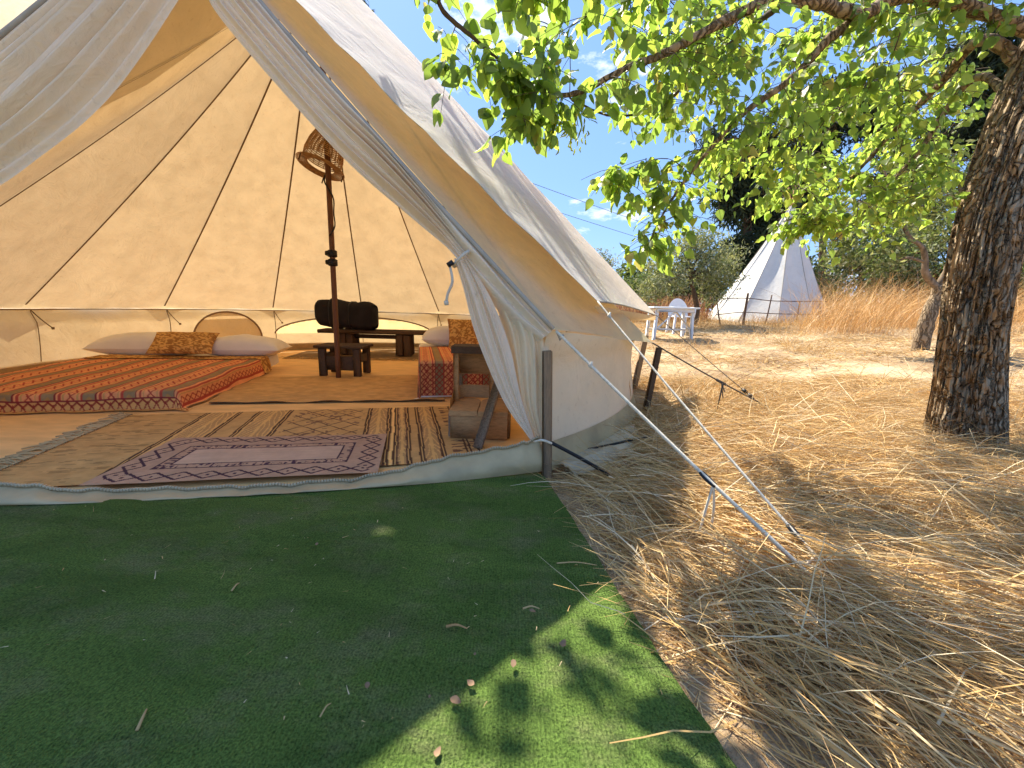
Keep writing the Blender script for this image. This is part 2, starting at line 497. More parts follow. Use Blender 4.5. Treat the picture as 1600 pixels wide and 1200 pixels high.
def gable(k):
    Eh = seam_pt(k, 1.0)
    def f(u, v):
        a = seam_pt(k, v); b = lerp(A, D, v[:, None])
        P = a * (1 - u)[:, None] + b * u[:, None]
        w = np.sin(PI * u) * np.sin(PI * v)
        P[:, 2] -= .05 * w; P[:, 2] += .012 * (fbm(u * 5, v * 8, 31 + k, 3) - .43) * np.sin(PI * u)
        return P
    return grid(f, 13, 30)
part('door_gable', gable(-5), M['gable'], tent)
part('door_gable', gable(6), M['roof'], tent)
def strip_on(P, w, off=.004):
    """a flat tape along P, facing the tent axis"""
    P = np.asarray(P); T = np.gradient(P, axis=0); T /= np.linalg.norm(T, axis=1)[:, None]
    inward = np.array([CX, CY, .3]) - P; inward[:, 2] = -.6 * np.hypot(inward[:, 0], inward[:, 1]); inward /= np.linalg.norm(inward, axis=1)[:, None]
    Sd = np.cross(T, inward); Sd /= np.linalg.norm(Sd, axis=1)[:, None]
    Nn = np.cross(Sd, T)
    Nn *= np.sign((Nn * inward).sum(1))[:, None]
    a = P + Nn * off - Sd * w / 2; b = P + Nn * off + Sd * w / 2
    V = np.stack([a, b], 1).reshape(-1, 3)
    n = len(P)
    return V, [(2 * i, 2 * i + 1, 2 * i + 3, 2 * i + 2) for i in range(n - 1)]
rr = np.linspace(.02, .985, 40)
for k in range(-5, 7):
    P = seam_pt(k, rr)
    part('seam', strip_on(P, .017, .008), M['seam'], tent)
# walls
HW = .64
def wall_pt(k_az, zz, bulge):
    a = A0 + DA * k_az
    R = 2.885 + .05 * (1 - zz / HW) ** 1.5 + .05 * smooth(.15, 0, zz)
    return R
def wallpanel(k, z0, z1, seed):
    def f(u, v):
        a = A0 + DA * (k + u)
        top = z1
        if z1 > .3:
            h0, h1 = hem(k)[0], hem(k + 1)[0]
            top = (h0 * (1 - u) + h1 * u) - .004 + .004 * np.sin(PI * u)
        zz = z0 + (top - z0) * (1 - v)
        R = 2.90 + .065 * (1 - zz / .66) ** 2 + .03 * (fbm(u * 4 + k * 9, zz * 5, seed, 3) - .43) * np.sin(PI * np.clip(1 - v, 0, 1) * .9 + .1)
        R = R + .05 * smooth(.5, .66, zz)
        R = R - .04 * np.cos(PI * u) ** 2 * 0
        return np.stack([CX + R * np.cos(a), CY + R * np.sin(a), zz], 1)
    V, Fq = grid(f, 44 if -1 <= k <= 3 else 18, 36 if -1 <= k <= 3 else 16)
    ctr = V[Fq].mean(1); az_ = np.degrees(np.arctan2(ctr[:, 1] - CY, ctr[:, 0] - CX))
    q_ = (az_ - 107) / 25
    hole = (np.abs(q_) < .99) & (ctr[:, 2] > .30) & (ctr[:, 2] < .30 + .27 * np.sqrt(np.clip(1 - q_ ** 2, 0, 1)) - .004)
    return V, Fq[~hole]
for k in range(-5, 6):
    part('wall_panel', wallpanel(k, .115, .66, 41), M['wall'], tent)
    def fm(u, v, k=k):
        a = A0 + DA * (k + u); zz = .135 * (1 - v) + .004
        R = 2.950 + .035 * v ** 1.5 + .02 * (fbm(u * 9 + k * 9, v * 2, 77, 3) - .4) * v - .004 * (1 - v)
        return np.stack([CX + R * np.cos(a), CY + R * np.sin(a), zz], 1)
    part('mud_flap', grid(fm, 16, 6), M['pvc'], tent)
for k in range(-4, 6):
    a = seam_az(k)
    R = lambda zz: 2.895 + .065 * (1 - zz / .66) ** 2 + .05 * smooth(.5, .66, zz)
    zs = np.linspace(.14, .64, 10)
    P = np.stack([CX + (R(zs) - .008) * math.cos(a), CY + (R(zs) - .008) * math.sin(a), zs], 1)
    part('wall_seam', strip_on(P, .010, .004), M['seam'], tent)
    # little toggles hanging inside under the eave
    q = np.array([CX + 2.84 * math.cos(a - .03), CY + 2.84 * math.sin(a - .03), .47])
    p0 = np.array([CX + 2.93 * math.cos(a), CY + 2.93 * math.sin(a), .655])
    part('toggle_cord', join(tube(smoothpath([p0, lerp(p0, q, .5) - [0, 0, .01], q], 6), .005, 5), tube([q - [0, 0, .012], q + [0, 0, .012]], [.011, .013], 6)), M['seam'], tent)
# eave welt seen inside as a thin dark line
zs = []
for k in range(-5, 6):
    for u in np.linspace(0, 1, 12)[:-1]:
        a = A0 + DA * (k + u); h = hem(k)[0] * (1 - u) + hem(k + 1)[0] * u
        zs.append([CX + 2.905 * math.cos(a), CY + 2.905 * math.sin(a), h - .012 + .004 * math.sin(PI * u)])
part('eave_welt', tube(zs, .0055, 5), M['seam'], tent)
# half-moon windows in the back wall
def halfmoon(az_c, half, z0, h, name, matf, rad):
    def f(u, v):
        a = np.radians(az_c) + np.radians(half) * (2 * u - 1)
        top = z0 + h * np.sqrt(np.clip(1 - (2 * u - 1) ** 2, 0, 1))
        zz = z0 + (top - z0) * v
        return np.stack([CX + rad * np.cos(a), CY + rad * np.sin(a), zz], 1)
    w = part(name, grid(f, 25, 7), matf, tent)
    th = np.linspace(0, PI, 26)
    a = np.radians(az_c) - np.radians(half) * np.cos(th)
    P = np.stack([CX + (rad - .012) * np.cos(a), CY + (rad - .012) * np.sin(a), z0 + h * np.sin(th)], 1)
    part('window_binding', tube(P, .012, 6), M['wood_grey'], w)
    return w
halfmoon(144.5, 8.6, .26, .37, 'window', M['wall'], 2.845)
halfmoon(107, 25, .30, .27, 'window', M['window'], 2.90)
# the front sill: a low grey upstand with the door zip along its top edge
sill_b = np.array([at(855, 742), at(800, 749), at(700, 760), at(600, 768), at(450, 778), at(330, 785), at(150, 794), at(0, 798), (-2.45, 1.30, 0), (-3.0, 1.42, 0), (-3.50, 1.64, 0)])
sill_t = np.array([aY(842, 686, 1.83), aY(800, 698, 1.80), aY(700, 716, 1.74), aY(600, 741, 1.66), aY(450, 767, 1.56), aY(330, 777, 1.51), aY(150, 770, 1.46), aY(0, 757, 1.42), (-2.45, 1.36, .10), (-3.0, 1.46, .12), (-3.48, 1.66, .13)])
sb, st = smoothpath(sill_b, 120), smoothpath(sill_t, 120)
st[:, 2] = np.maximum(st[:, 2], .030) + .004 * np.sin(np.arange(120) * .9) + .003 * np.sin(np.arange(120) * 1.7)
sb[:, 2] = .022
_o = np.argsort(sb[:, 0]); SBX, SBY = sb[_o, 0], sb[_o, 1]
# groundsheet
def sheet_fn(u, v):
    a = 2 * PI * u; r = 2.955 * np.sqrt(v)
    X, Y = CX + r * np.cos(a), CY + r * np.sin(a)
    Y = np.maximum(Y, np.interp(X, SBX, SBY) + .03)
    Z = .016 + .010 * (fbm(X * 1.5, Y * 6, 51, 4) - .4) * (v < .98) + .004
    return np.stack([X, Y, Z], 1)
M['sheet'] = simple('tan_groundsheet', (.80, .48, .18), .75, .14, 4, .7, 7, .3, stretch=(1, 3, 1))
part('groundsheet', grid(sheet_fn, 140, 40), M['sheet'], tent)
def sill_fn(u, v):
    i = np.clip((u * 119).round().astype(int), 0, 119)
    P = sb[i] * (1 - v)[:, None] + st[i] * v[:, None]
    P[:, 1] -= .035 * np.sin(PI * v) * (.4 + fbm(u * 22, v * 3, 61, 3))
    P[:, 2] += .012 * np.sin(PI * v) * (fbm(u * 30, v * 4, 66, 3) - .4)
    return P
part('door_sill', grid(sill_fn, 120, 9), M['pvc'], tent)
# zip: a tape and two hundred odd teeth, joined
zp = part('door_zip', tube(st + [0, -.003, .004], .006, 6), M['tape_tan'], tent)
d = np.concatenate([[0], np.cumsum(np.linalg.norm(np.diff(st, axis=0), axis=1))])
teeth = []
for q in np.arange(0, d[-1], .012):
    P = np.array([np.interp(q, d, st[:, i]) for i in range(3)]) + [0, -.006, .009]
    teeth.append(box(P, (.0065, .012, .010)))
zt = part('zip_teeth', join(*teeth), M['zip'], zp); zt['kind'] = 'stuff'
# door piping
def door_line(E):
    P = lerp(D, E, np.linspace(0, 1, 30)[:, None])
    P[:, 2] -= .03 * np.sin(PI * np.linspace(0, 1, 30))
    return P
for E in (E_R, E_L):
    part('door_piping', tube(door_line(E) + np.array([0, -.012, .004]), .011, 7), M['piping'], tent)
# door flaps, gathered back
def flap(outer, inner, folds, bulge, seed, name='door_flap'):
    no, ni = smoothpath(outer, 60), smoothpath(inner, 60)
    def f(u, v):
        i = np.clip((v * 59).round().astype(int), 0, 59)
        o, n = no[i], ni[i]
        P = o * (1 - u)[:, None] + n * u[:, None]
        w = np.linalg.norm(n - o, axis=1)
        ph = folds * u + .8 * fbm(u * 2, v * 2.5, seed, 2)
        fo = np.abs(np.sin(PI * ph)) ** .7 * .6 + .4 * np.sin(2 * PI * ph * 1.7 + 1)
        amp = np.minimum(.16 * w, bulge) * np.clip(np.sin(PI * np.clip(u, .0, 1)) * 1.6, 0, 1)
        P[:, 1] -= amp * (fo * .8 + .6 * np.sin(PI * u))
        P[:, 2] += amp * .3 * fo
        return P
    return grid(f, 90, 60)
pl = door_line(E_R)
TIE_R = aY(722, 405, 1.93)
o_pts = [pl[1] + [0, -.008, .004], pl[6] + [0.01, -.008, .006], pl[12] + [.01, -.008, .006], pl[16] + [.010, -.008, .004], TIE_R + [.055, -.005, .05]]
Yi = np.linspace(2.27, 1.95, 7)
ipx = [(322, -30), (335, 15), (430, 130), (545, 255), (640, 338), (693, 382), (714, 404)]
i_pts = [D + [.02, .01, -.03]] + [aY(px, py, Y) for (px, py), Y in zip(ipx, Yi)]
part('door_flap', flap(o_pts, i_pts, 4.0, .07, 3), M['flap'], tent)
# the lower half of the right flap, flaring out below its tie
left = [TIE_R + [-.035, -.02, .0], aY(724, 450, 1.92), aY(744, 525, 1.90), aY(786, 625, 1.86), aY(822, 678, 1.84), aY(833, 692, 1.83)]
right = [TIE_R + [.03, .0, .0], aY(768, 468, 1.90), aY(796, 540, 1.88), aY(814, 620, 1.86), aY(832, 675, 1.845), aY(838, 692, 1.83)]
part('door_flap', flap(left, right, 3.0, .085, 8), M['flap'], tent)
left = [TIE_R + [.02, .03, .0], aY(764, 450, 1.945), aY(786, 512, 1.93), aY(800, 560, 1.91), aY(812, 625, 1.89), aY(838, 692, 1.85)]
right = [TIE_R + [.05, .02, .0], aY(805, 455, 1.92), aY(852, 518, 1.875), aY(858, 585, 1.87), aY(857, 650, 1.86), aY(856, 692, 1.85)]
part('door_flap', flap(left, right, 2.3, .05, 18), M['wall'], tent)
# infill between the tie and the piping above the lower flap
tri_l = [aY(700, 352, 1.99), TIE_R + [.0, .035, .01], aY(752, 450, 1.945), aY(798, 508, 1.92), aY(840, 535, 1.87)]
tri_r = [pl[16] + [0, .0, .004], pl[20] + [0, .0, .004], pl[23] + [0, 0, .002], pl[27] + [0, 0, -.01], pl[29] + [0, 0, -.004]]
part('door_flap', flap(tri_r, tri_l, 1.5, .03, 12), M['flap'], tent)
# a paler piece of the inner lining showing beside the lower flap
pll = door_line(E_L)
TIE_L = lerp(D, E_L, .70) + [.05, -.04, -.06]
o_pts = [pll[1] + [0, -.004, -.006], pll[6] + [0, 0, -.012], pll[12] + [0, 0, -.015], pll[17] + [0, 0, -.015], TIE_L + [-.03, 0, .06]]
ipx = [(303, -32), (279, 0), (232, 72), (180, 142), (125, 197), (60, 247), (0, 290), (-110, 352)]
Yi = np.linspace(2.26, 1.90, 8)
i_pts = [D + [-.02, .01, -.03]] + [aY(px, py, Y) for (px, py), Y in zip(ipx, Yi)] + [TIE_L + [.02, 0, -.03]]
part('door_flap', flap(o_pts, i_pts, 5.2, .095, 5), M['flap'], tent)
lo = [TIE_L + [.035, -.02, 0], TIE_L + [.03, -.03, -.3], (-3.30, 1.70, .4), (-3.40, 1.68, .05)]
ro = [TIE_L + [-.04, 0, 0], (-3.30, 1.72, .95), (-3.5, 1.66, .60), (-3.52, 1.64, .05)]
part('door_flap', flap(lo, ro, 3.0, .05, 9), M['flap'], tent)
# tie straps
a = np.linspace(0, 2 * PI, 18)
ring = np.stack([TIE_R[0] + .046 * np.cos(a) * .80, TIE_R[1] - .012 + .05 * np.sin(a), TIE_R[2] + .046 * np.cos(a) * .75], 1)
part('tie_strap', join(tube(ring, .008, 6), tube(smoothpath([TIE_R + [-.05, -.05, -.035], aY(707, 440, 1.86), aY(700, 458, 1.86), aY(697, 474, 1.86)], 10), .0065, 6), tube([aY(697, 470, 1.86), aY(698, 477, 1.86)], .011, 6)), M['white_tape'], tent)
part('tie_toggle', tube([TIE_R + [-.058, -.056, -.035], TIE_R + [-.035, -.060, -.02]], .012, 8), M['black'], tent)
ring = np.stack([TIE_L[0] + .06 * np.cos(a), TIE_L[1] - .01 + .05 * np.sin(a), TIE_L[2] - .04 * np.cos(a)], 1)
part('tie_strap', tube(ring, .012, 6), M['white_tape'], tent)
# hoop loop below the corner of the eave, rope fixings
part('eave_loop', tube([E_R + [.02, -.005, -.01], E_R + [.035, -.01, -.045], E_R + [.05, -.005, -.02]], .006, 6), M['piping'], tent)

# ------------------------------------------------------------------ the protective fly over the right of the roof
DF = D + [0.0, -.02, .10]; AF = A + [0, 0, .18]
F1 = aY(934, 471, 2.08); F2 = aY(1026, 493, 4.0)
fly = thing('rain_fly', 'white sun fly stretched over the right side of the bell tent roof', 'fly', (CX + 1.2, CY - .6, 1.4))
def fly_fn(u, v):
    # u: from the front edge to the back edge, v: from the ridge down to the lower edge
    top = lerp(DF, AF, u[:, None]); bot = lerp(F1, F2, u[:, None])
    P = top * (1 - v)[:, None] + bot * v[:, None]
    sg = np.sin(PI * v) * np.sin(PI * u)
    P[:, 2] -= .015 * np.sin(PI * v) * (1 - u) - .02 * sg
    # slack, wavy front edge; a curved lower edge
    wob = smooth(.25, 0, u)
    P[:, 2] += wob * (.007 * np.sin(v * 46) + .006 * np.sin(v * 21 + 1)) * np.sin(PI * v)
    P[:, 0] -= .07 * np.sin(PI * u) * smooth(.8, 1, v); P[:, 2] += .03 * np.sin(PI * u) * smooth(.85, 1, v)
    P[:, 2] += .03 * (fbm(u * 3, v * 10, 91, 4) - .45) * np.sin(PI * v)
    return P
part('fly_panel', grid(fly_fn, 50, 90), M['fly'], fly)
vv = np.linspace(0, 1, 80)
def edge_pts(u): return fly_fn(np.full(80, u), vv)
E0 = edge_pts(0.0)
# hem folded under along the front edge
Vh = np.concatenate([E0 + [0, -.002, -.002], E0 + [.028, .022, -.020]]); n = 80
part('fly_hem', (Vh, [(i, i + 1, n + i + 1, n + i) for i in range(n - 1)]), M['piping'], fly)
EL = fly_fn(np.linspace(0, 1, 40), np.ones(40))
part('fly_hem', tube(EL, .006, 5), M['piping'], fly)
# the narrower left wing of the fly, over the other side of the ridge
_n = np.array([-math.sin(math.radians(-86.9)), math.cos(math.radians(-86.9)), 0]); _n = np.array([math.cos(math.radians(3.1)), math.sin(math.radians(3.1)), 0])
FL1 = F1 - 2 * ((F1 - np.array([CX, CY, 0])) @ _n) * _n
FL2 = np.array([-2.75, 3.35, 2.52])
def fly_l(u, v):
    top = lerp(DF, AF, u[:, None]); bot = lerp(FL1, FL2, u[:, None])
    P = top * (1 - v)[:, None] + bot * v[:, None]
    P[:, 2] += .02 * (fbm(u * 3, v * 8, 95, 3) - .45) * np.sin(PI * v) + .05 * smooth(0, .3, v)
    return P
part('fly_panel', grid(fly_l, 24, 50), M['fly'], fly)
part('ridge_light_block', tube(lerp(D + [0, -.01, .02], A + [0, 0, .02], np.linspace(0, 1, 12)[:, None]), .028, 8), M['fly'], fly)  # added cover along the ridge, blocks sun leaking through the gap
RF = [aY(930, 474, 2.6), aY(957, 501, 3.3), aY(1023, 498, 4.3), F2 + [-.02, .02, -.006]]
def rear_fn(u, v):
    a = lerp(F1 + [.03, .25, -.02], F2 + [.0, .02, -.005], u[:, None]); b = lerp(RF[1], RF[2], u[:, None])
    P = a * (1 - v)[:, None] + b * v[:, None]; P[:, 2] -= .03 * np.sin(PI * v); return P
part('fly_rear_corner', grid(rear_fn, 14, 8), M['roof'], fly)
pk = [aY(560, 20, 4.6), aY(597, 52, 4.9), aY(600, 88, 4.9), aY(572, 64, 4.7)]
part('fly_peak_flap', grid(lambda u, v: lerp(lerp(pk[0], pk[1], v[:, None]), lerp(pk[3], pk[2], v[:, None]), u[:, None]), 6, 6), M['fly'], fly)

# ------------------------------------------------------------------ pole and lamp
pole = thing('tent_pole', 'tall reddish wooden centre pole standing inside the tent', 'pole', (CX - .01, CY, .02))
pbase = np.array([CX - .01, CY, .02]); ptop = np.array([A[0] + .01, A[1] + .01, 3.56])
part('shaft', tube(lerp(pbase, ptop, np.linspace(0, 1, 20)[:, None]), .026, 14), M['wood_red'], pole)
for zc in (1.19, 1.275):
    c_ = lerp(pbase, ptop, (zc - .02) / 3.54)
    part('clamp', join(tube([c_ - [0, 0, .034], c_ - [0, 0, .026], c_ + [0, 0, .026], c_ + [0, 0, .034]], [.034, .046, .046, .034], 14), box(c_ + [-.03, -.03, 0], (.05, .04, .045), None, .008)), M['black'], pole)
cb = []
for q in np.linspace(0, 1, 22):
    c_ = lerp(pbase, ptop, .40 + .2 * q); an = -1.6 + 2.6 * math.sin(q * 5)
    cb.append(c_ + np.array([.038 * math.cos(an), .038 * math.sin(an), 0]))
part('cable', tube(cb, .007, 6), M['black'], pole)
# wicker lamp: rings and ribs
M['wicker'] = simple('wicker_cane', (.42, .23, .09), .7, .3, 30, .3, 80)
lc = lerp(pbase, ptop, .588)
lamp = thing('wicker_lamp', 'woven brown wicker lampshade hung high on the tent pole', 'lamp', lc)
tilt = rotx(-.24) @ roty(.22)
def LP(pts): return np.asarray(pts, float) @ tilt.T + lc + np.array([-.02, -.06, 0])
def ring_(r, zz, n=26): a = np.linspace(0, 2 * PI, n); return np.stack([r * np.cos(a), r * np.sin(a), np.full(n, zz)], 1)
def woven(name, prof, nr, nrib, rr_=.0045, rad_rib=.004):
    prof = np.asarray(prof, float); dd = np.concatenate([[0], np.cumsum(np.linalg.norm(np.diff(prof, axis=0), axis=1))])
    pcs = []
    for q in np.linspace(0, dd[-1], nr):
        pcs.append(tube(LP(ring_(np.interp(q, dd, prof[:, 0]), np.interp(q, dd, prof[:, 1]))), rr_, 4, False))
    for j in range(nrib):
        a = 2 * PI * j / nrib
        pcs.append(tube(LP([[p_[0] * math.cos(a), p_[0] * math.sin(a), p_[1]] for p_ in prof]), rad_rib, 4, False))
    return part(name, join(*pcs), M['wicker'], lamp)
woven('shade_body', [(.165, .0), (.168, .05), (.15, .15), (.115, .25), (.09, .30)], 19, 22, .0052)
woven('shade_neck', [(.078, .30), (.055, .36), (.058, .44), (.075, .50)], 11, 14, .0045)
woven('brim', [(.12, -.055), (.17, -.062), (.21, -.066)], 8, 46, .0042, .0034)
part('hook', tube(LP([(-.02, 0, .49), (-.09, 0, .51), (-.16, 0, .55), (-.19, 0, .53)]), .008, 6), M['wood_red'], lamp)
for q in (.3, 1.9, 4.2):
    part('tassel', tube(LP([(.2 * math.cos(q), .2 * math.sin(q), -.07), (.2 * math.cos(q), .2 * math.sin(q), -.13)]), .006, 5), M['wood_dark'], lamp)

# ------------------------------------------------------------------ rugs, beds and furniture (printed cloth = colour per vertex)
def cl(*c): return np.array(c, float)
def quadfn(P00, P10, P01, P11, zfun):
    P00, P10, P01, P11 = [np.asarray(q, float)[:2] for q in (P00, P10, P01, P11)]
    def f(u, v):
        a = P00 * (1 - u)[:, None] + P10 * u[:, None]; b = P01 * (1 - u)[:, None] + P11 * u[:, None]
        XY = a * (1 - v)[:, None] + b * v[:, None]
        return np.concatenate([XY, zfun(u, v, XY[:, 0], XY[:, 1])[:, None]], 1)
    return f
def uvgrid(nu, nv):
    u, v = np.meshgrid(np.linspace(0, 1, nu), np.linspace(0, 1, nv), indexing='ij'); return u.ravel(), v.ravel()
def pick(mask, a, b): return np.where(mask[:, None], np.asarray(a), np.asarray(b))
def tri(x): return np.abs((x % 1.0) - .5) * 2

def rug_big(u, v):     # u along the width (left to right), v from back to front; bands across
    wob = .0012 * np.sin(v * 9) + .0008 * np.sin(v * 23)
    x = u + wob
    base = cl(.62, .355, .125); dark = cl(.11, .055, .03); tan = cl(.84, .49, .16)
    c = np.tile(base, (len(u), 1)) * (1 + .35 * (fbm(u * 60, v * 50, 3, 3) - .45))[:, None]
    def band(x0, x1): return (x > x0) & (x < x1)
    def line(x0, w=.0028): return np.abs(x - x0) < w
    for x0, x1 in ((.20, .30), (.35, .45), (.69, .76), (.775, .815), (.84, .90)):
        c = pick(band(x0, x1), tan * .92, c)
        for q in (x0, x0 + .008, x1 - .008, x1): c = pick(line(q), dark, c)
    # herring-bone in the bands
    for xm, w in ((.25, .032), (.40, .034), (.725, .026), (.795, .014), (.87, .022)):
        s_ = (v * 104 + np.abs(x - xm) * 170) % 1.0
        c = pick((np.abs(x - xm) < w) & (s_ < .36) & (np.abs(x - xm) > .004), dark * 2.6, c)
    c = pick(band(.765, .772), tan * 1.25, c)
    # middle field: small scattered figures and lozenges
    L1 = np.abs(tri(u * 14 + .3) - tri(v * 7)) < .09
    L2 = (fbm(u * 90, v * 40, 12, 2) > .52)
    c = pick(band(.47, .67) & L1, dark * 1.7, c); c = pick(band(.46, .68) & L2 & (fbm(u * 12, v * 8, 5, 2) > .36), dark * 2.3, c)
    c = pick(band(.0, .19) & (fbm(u * 40, v * 60, 19, 2) > .47) & (tri(v * 5) > .3), base * .66, c)
    c = pick(band(.92, .985) & (fbm(u * 40, v * 60, 29, 2) > .46), dark * 1.8, c)
    for q in (.955, .965, .985): c = pick(line(q), dark, c)
    return c
def zrug(h, seed, amp=.010): return lambda u, v, X, Y: h + amp * (fbm(X * 4, Y * 9, seed, 4) - .42) + .012 * smooth(.97, 1, u) * fbm(v * 12, v * 0, seed, 2) * .5
def cloth_thing(name, fn, nu, nv, pattern, label, cat, group=None, parts=None):
    V, Fq = grid(fn, nu, nv); u, v = uvgrid(nu, nv)
    return V, Fq, pattern(u, v)
V, Fq, c = cloth_thing('rug', quadfn((-2.52, 2.52), (-.40, 3.0), (-2.18, 1.42), (-.10, 1.92), zrug(.030, 71)), 420, 200, rug_big, '', '')
rug = thing('kilim_rug', 'large brown and tan kilim rug with dark banded lines inside the door', 'rug', (-1.3, 2.2, .02))
part('pile', (V, Fq), M['print'], rug, col=c)
def fringe(P, Q, out_dir, n, L, mat, z0, jit=1.0):
    pcs = []
    for i in range(n):
        q = lerp(np.asarray(P, float), np.asarray(Q, float), (i + rng.random()) / n)
        o = np.asarray(out_dir, float) * L * (.6 + .7 * rng.random()); sd = np.array([-o[1], o[0], 0]) * rng.normal(0, .5) * jit
        pts = [np.append(q, z0), np.append(q + o[:2] * .5 + sd[:2] * .4, z0 + .012 * rng.random()), np.append(q + o[:2] + sd[:2], z0 - .004)]
        pcs.append(tube(pts, .0042, 4, False))
    return join(*pcs)
M['fringe'] = simple('cotton_fringe', (.54, .36, .16), .95, .3)
fr = part('fringe', fringe((-2.52, 2.52), (-2.18, 1.42), (-.95, -.2, 0), 110, .11, None, .036), M['fringe'], rug); fr['kind'] = 'stuff'

def rug_purple(u, v):
    X = u * 1.12; Y = v * .62
    base = cl(.53, .31, .18); dk = cl(.075, .035, .045); lt = cl(.64, .40, .245)
    c = np.tile(base, (len(u), 1)) * (1 + .25 * (fbm(u * 70, v * 40, 3, 3) - .45))[:, None]
    ex = np.minimum(X, 1.12 - X); ey = np.minimum(Y, .62 - Y); e = np.minimum(ex, ey)
    # border of lozenges
    along = np.where(ex < ey, Y, X)
    loz = np.abs(np.abs(e - .065) / .042 - tri(along / .105)) < .17
    inb = np.abs(e - .065) < .046
    dot = (np.abs(e - .065) < .008) & (tri(along / .105) > .90)
    c = pick(inb & loz, dk, c); c = pick(dot, dk, c)
    # inner frame
    def rect(d0, w): return np.abs(e - d0) < w
    c = pick(rect(.155, .0035), dk, c); c = pick(rect(.205, .0035), dk, c)
    c = pick((e > .16) & (e < .20) & (fbm(X * 55, Y * 55, 4, 2) > .40) & (tri(along / .028) > .35), dk * 1.3, c)
    c = pick((e > .21), lt * (1.0 + .0), c)
    c = pick(e > .21, c * (1 + .22 * (fbm(u * 6, v * 60, 8, 2)[:, None] - .4)), c)
    return c
V, Fq, c = cloth_thing('', quadfn((-1.84, 2.06), (-.73, 2.22), (-1.74, 1.47), (-.60, 1.68), zrug(.046, 81, .007)), 270, 150, rug_purple, '', '')
solo('small_rug', (V, Fq), M['print'], 'small mauve rug with dark zigzag border lying on the brown kilim', 'rug', col=c)

def rug_plain(u, v):
    c = np.tile(cl(.64, .375, .14), (len(u), 1)) * (1 + .5 * (fbm(u * 30, v * 26, 43, 4) - .45))[:, None]
    return pick(v > .975, cl(.07, .05, .04), c)
V, Fq, c = cloth_thing('', quadfn((-2.75, 3.95), (-.85, 4.35), (-2.28, 2.86), (-.55, 3.16), lambda u, v, X, Y: .030 + .022 * (fbm(X * 3, Y * 8, 44, 4) - .40) + .006 * np.sin(u * 30) * smooth(.9, 1, v)), 160, 90, rug_plain, '', '')
solo('tan_rug', (V, Fq), M['print'], 'plain creased tan rug with a dark front edge in the middle of the tent floor', 'rug', col=c)
def rug_back(u, v):
    return np.tile(cl(.24, .15, .075), (len(u), 1)) * (1 + .6 * (fbm(u * 40, v * 10, 47, 3) - .45))[:, None]
rugb = thing('fringed_rug', 'dark rug with a pale fringed edge at the back under the bench', 'rug', (-2.0, 5.9, .02))
V, Fq, c = cloth_thing('', quadfn((-3.3, 6.3), (-.9, 6.5), (-3.2, 5.45), (-.85, 5.62), zrug(.030, 46)), 80, 30, rug_back, '', '')
part('pile', (V, Fq), M['print'], rugb, col=c)
fr = part('fringe', fringe((-3.2, 5.45), (-.85, 5.62), (.05, -1, 0), 150, .09, None, .034), M['fringe'], rugb); fr['kind'] = 'stuff'

# --- beds
def spread(u, v, W, L, drop, bw):
    """bedspread print; u across, v from head to foot in metres; stripes run down the bed"""
    pass
OR, RED, OLV, GLD, MAR = cl(.86, .36, .14), cl(.52, .085, .05), cl(.34, .23, .11), cl(.78, .42, .13), cl(.26, .04, .035)
def stripe_pattern(s, tt, per):
    """s: across in metres, tt: along in metres"""
    q = (s / per) % 1.0
    c = np.tile(OR, (len(s), 1))
    c = pick((q > .06) & (q < .10), MAR, c); c = pick((q > .10) & (q < .40), OLV, c); c = pick((q > .40) & (q < .46), RED, c)
    c = pick((q > .52) & (q < .55), GLD * .8, c); c = pick((q > .86) & (q < .90), GLD * .8, c); c = pick((q > .94) & (q < 1.0), RED, c)
    dots = (tri(tt / .05) > .55) & (np.abs(q - .25) < .09 * tri(tt / .05 + .25))
    c = pick(dots, GLD * .62, c)
    zz = np.abs(np.abs(q - .70) - .11 * tri(tt / .07)) < .025
    c = pick(zz, RED * .9, c)
    return c * (1 + .3 * (fbm(s * 60, tt * 60, 3, 2) - .4))[:, None]
def bed_mesh(FR, FL, HR, HL, zf, zh, r, out):
    """top sheet with rounded fall to the floor on the foot and right sides. returns grid fn in (a,b): a across, b along in metres"""
    pass

# left bed: local frame: origin = foot right corner, e1 = to the left along the foot, e2 = to the head
O1 = np.array([-2.40, 2.735]); e1 = np.array([-.980, -.200]); e2 = np.array([-.205, .979])
BW, BL = 1.55, 1.95
def bed1_h(a, b):
    return .140 + .055 * b / BL + .035 * (fbm(a * 3.5, b * 3.5, 15, 3) - .4)
def drape_fn(amin, amax, bmin, bmax, hfun, O, ea, eb, lift=.0, edge=.03, floor=.03, flare=.10, ruff=.02, seed=0):
    """cloth over a mattress: a<0 hangs over the right side, b<0 over the foot; a and b measured along the cloth"""
    def f(u, v):
        a = amin + (amax - amin) * u; b = bmin + (bmax - bmin) * v
        ac, bc = np.maximum(a, 0), np.maximum(b, 0)
        h = hfun(ac, bc) + lift
        da, db = np.maximum(-a, 0), np.maximum(-b, 0)
        fall = np.sqrt(da ** 2 + db ** 2)
        s_ = np.minimum(fall, h - floor)
        rest = fall - s_
        rr_ = .03
        zz = h - np.where(fall < rr_, fall ** 2 / (2 * rr_), fall - rr_ / 2)
        zz = np.maximum(zz, floor + .004 * fbm(a * 14, b * 14, seed, 2))
        hor = np.minimum(fall, rr_) * .6 + flare * np.minimum(fall, h) + np.maximum(fall - h, 0) * .8
        wv = 1 + .14 * np.sin((a - b) * 17 + seed) * smooth(.02, .2, fall)
        hor = hor * wv
        k = hor / (fall + 1e-9)
        aa = ac - da * k; bb = bc - db * k
        P = O + aa[:, None] * ea + bb[:, None] * eb
        return np.concatenate([P, zz[:, None]], 1)
    return f
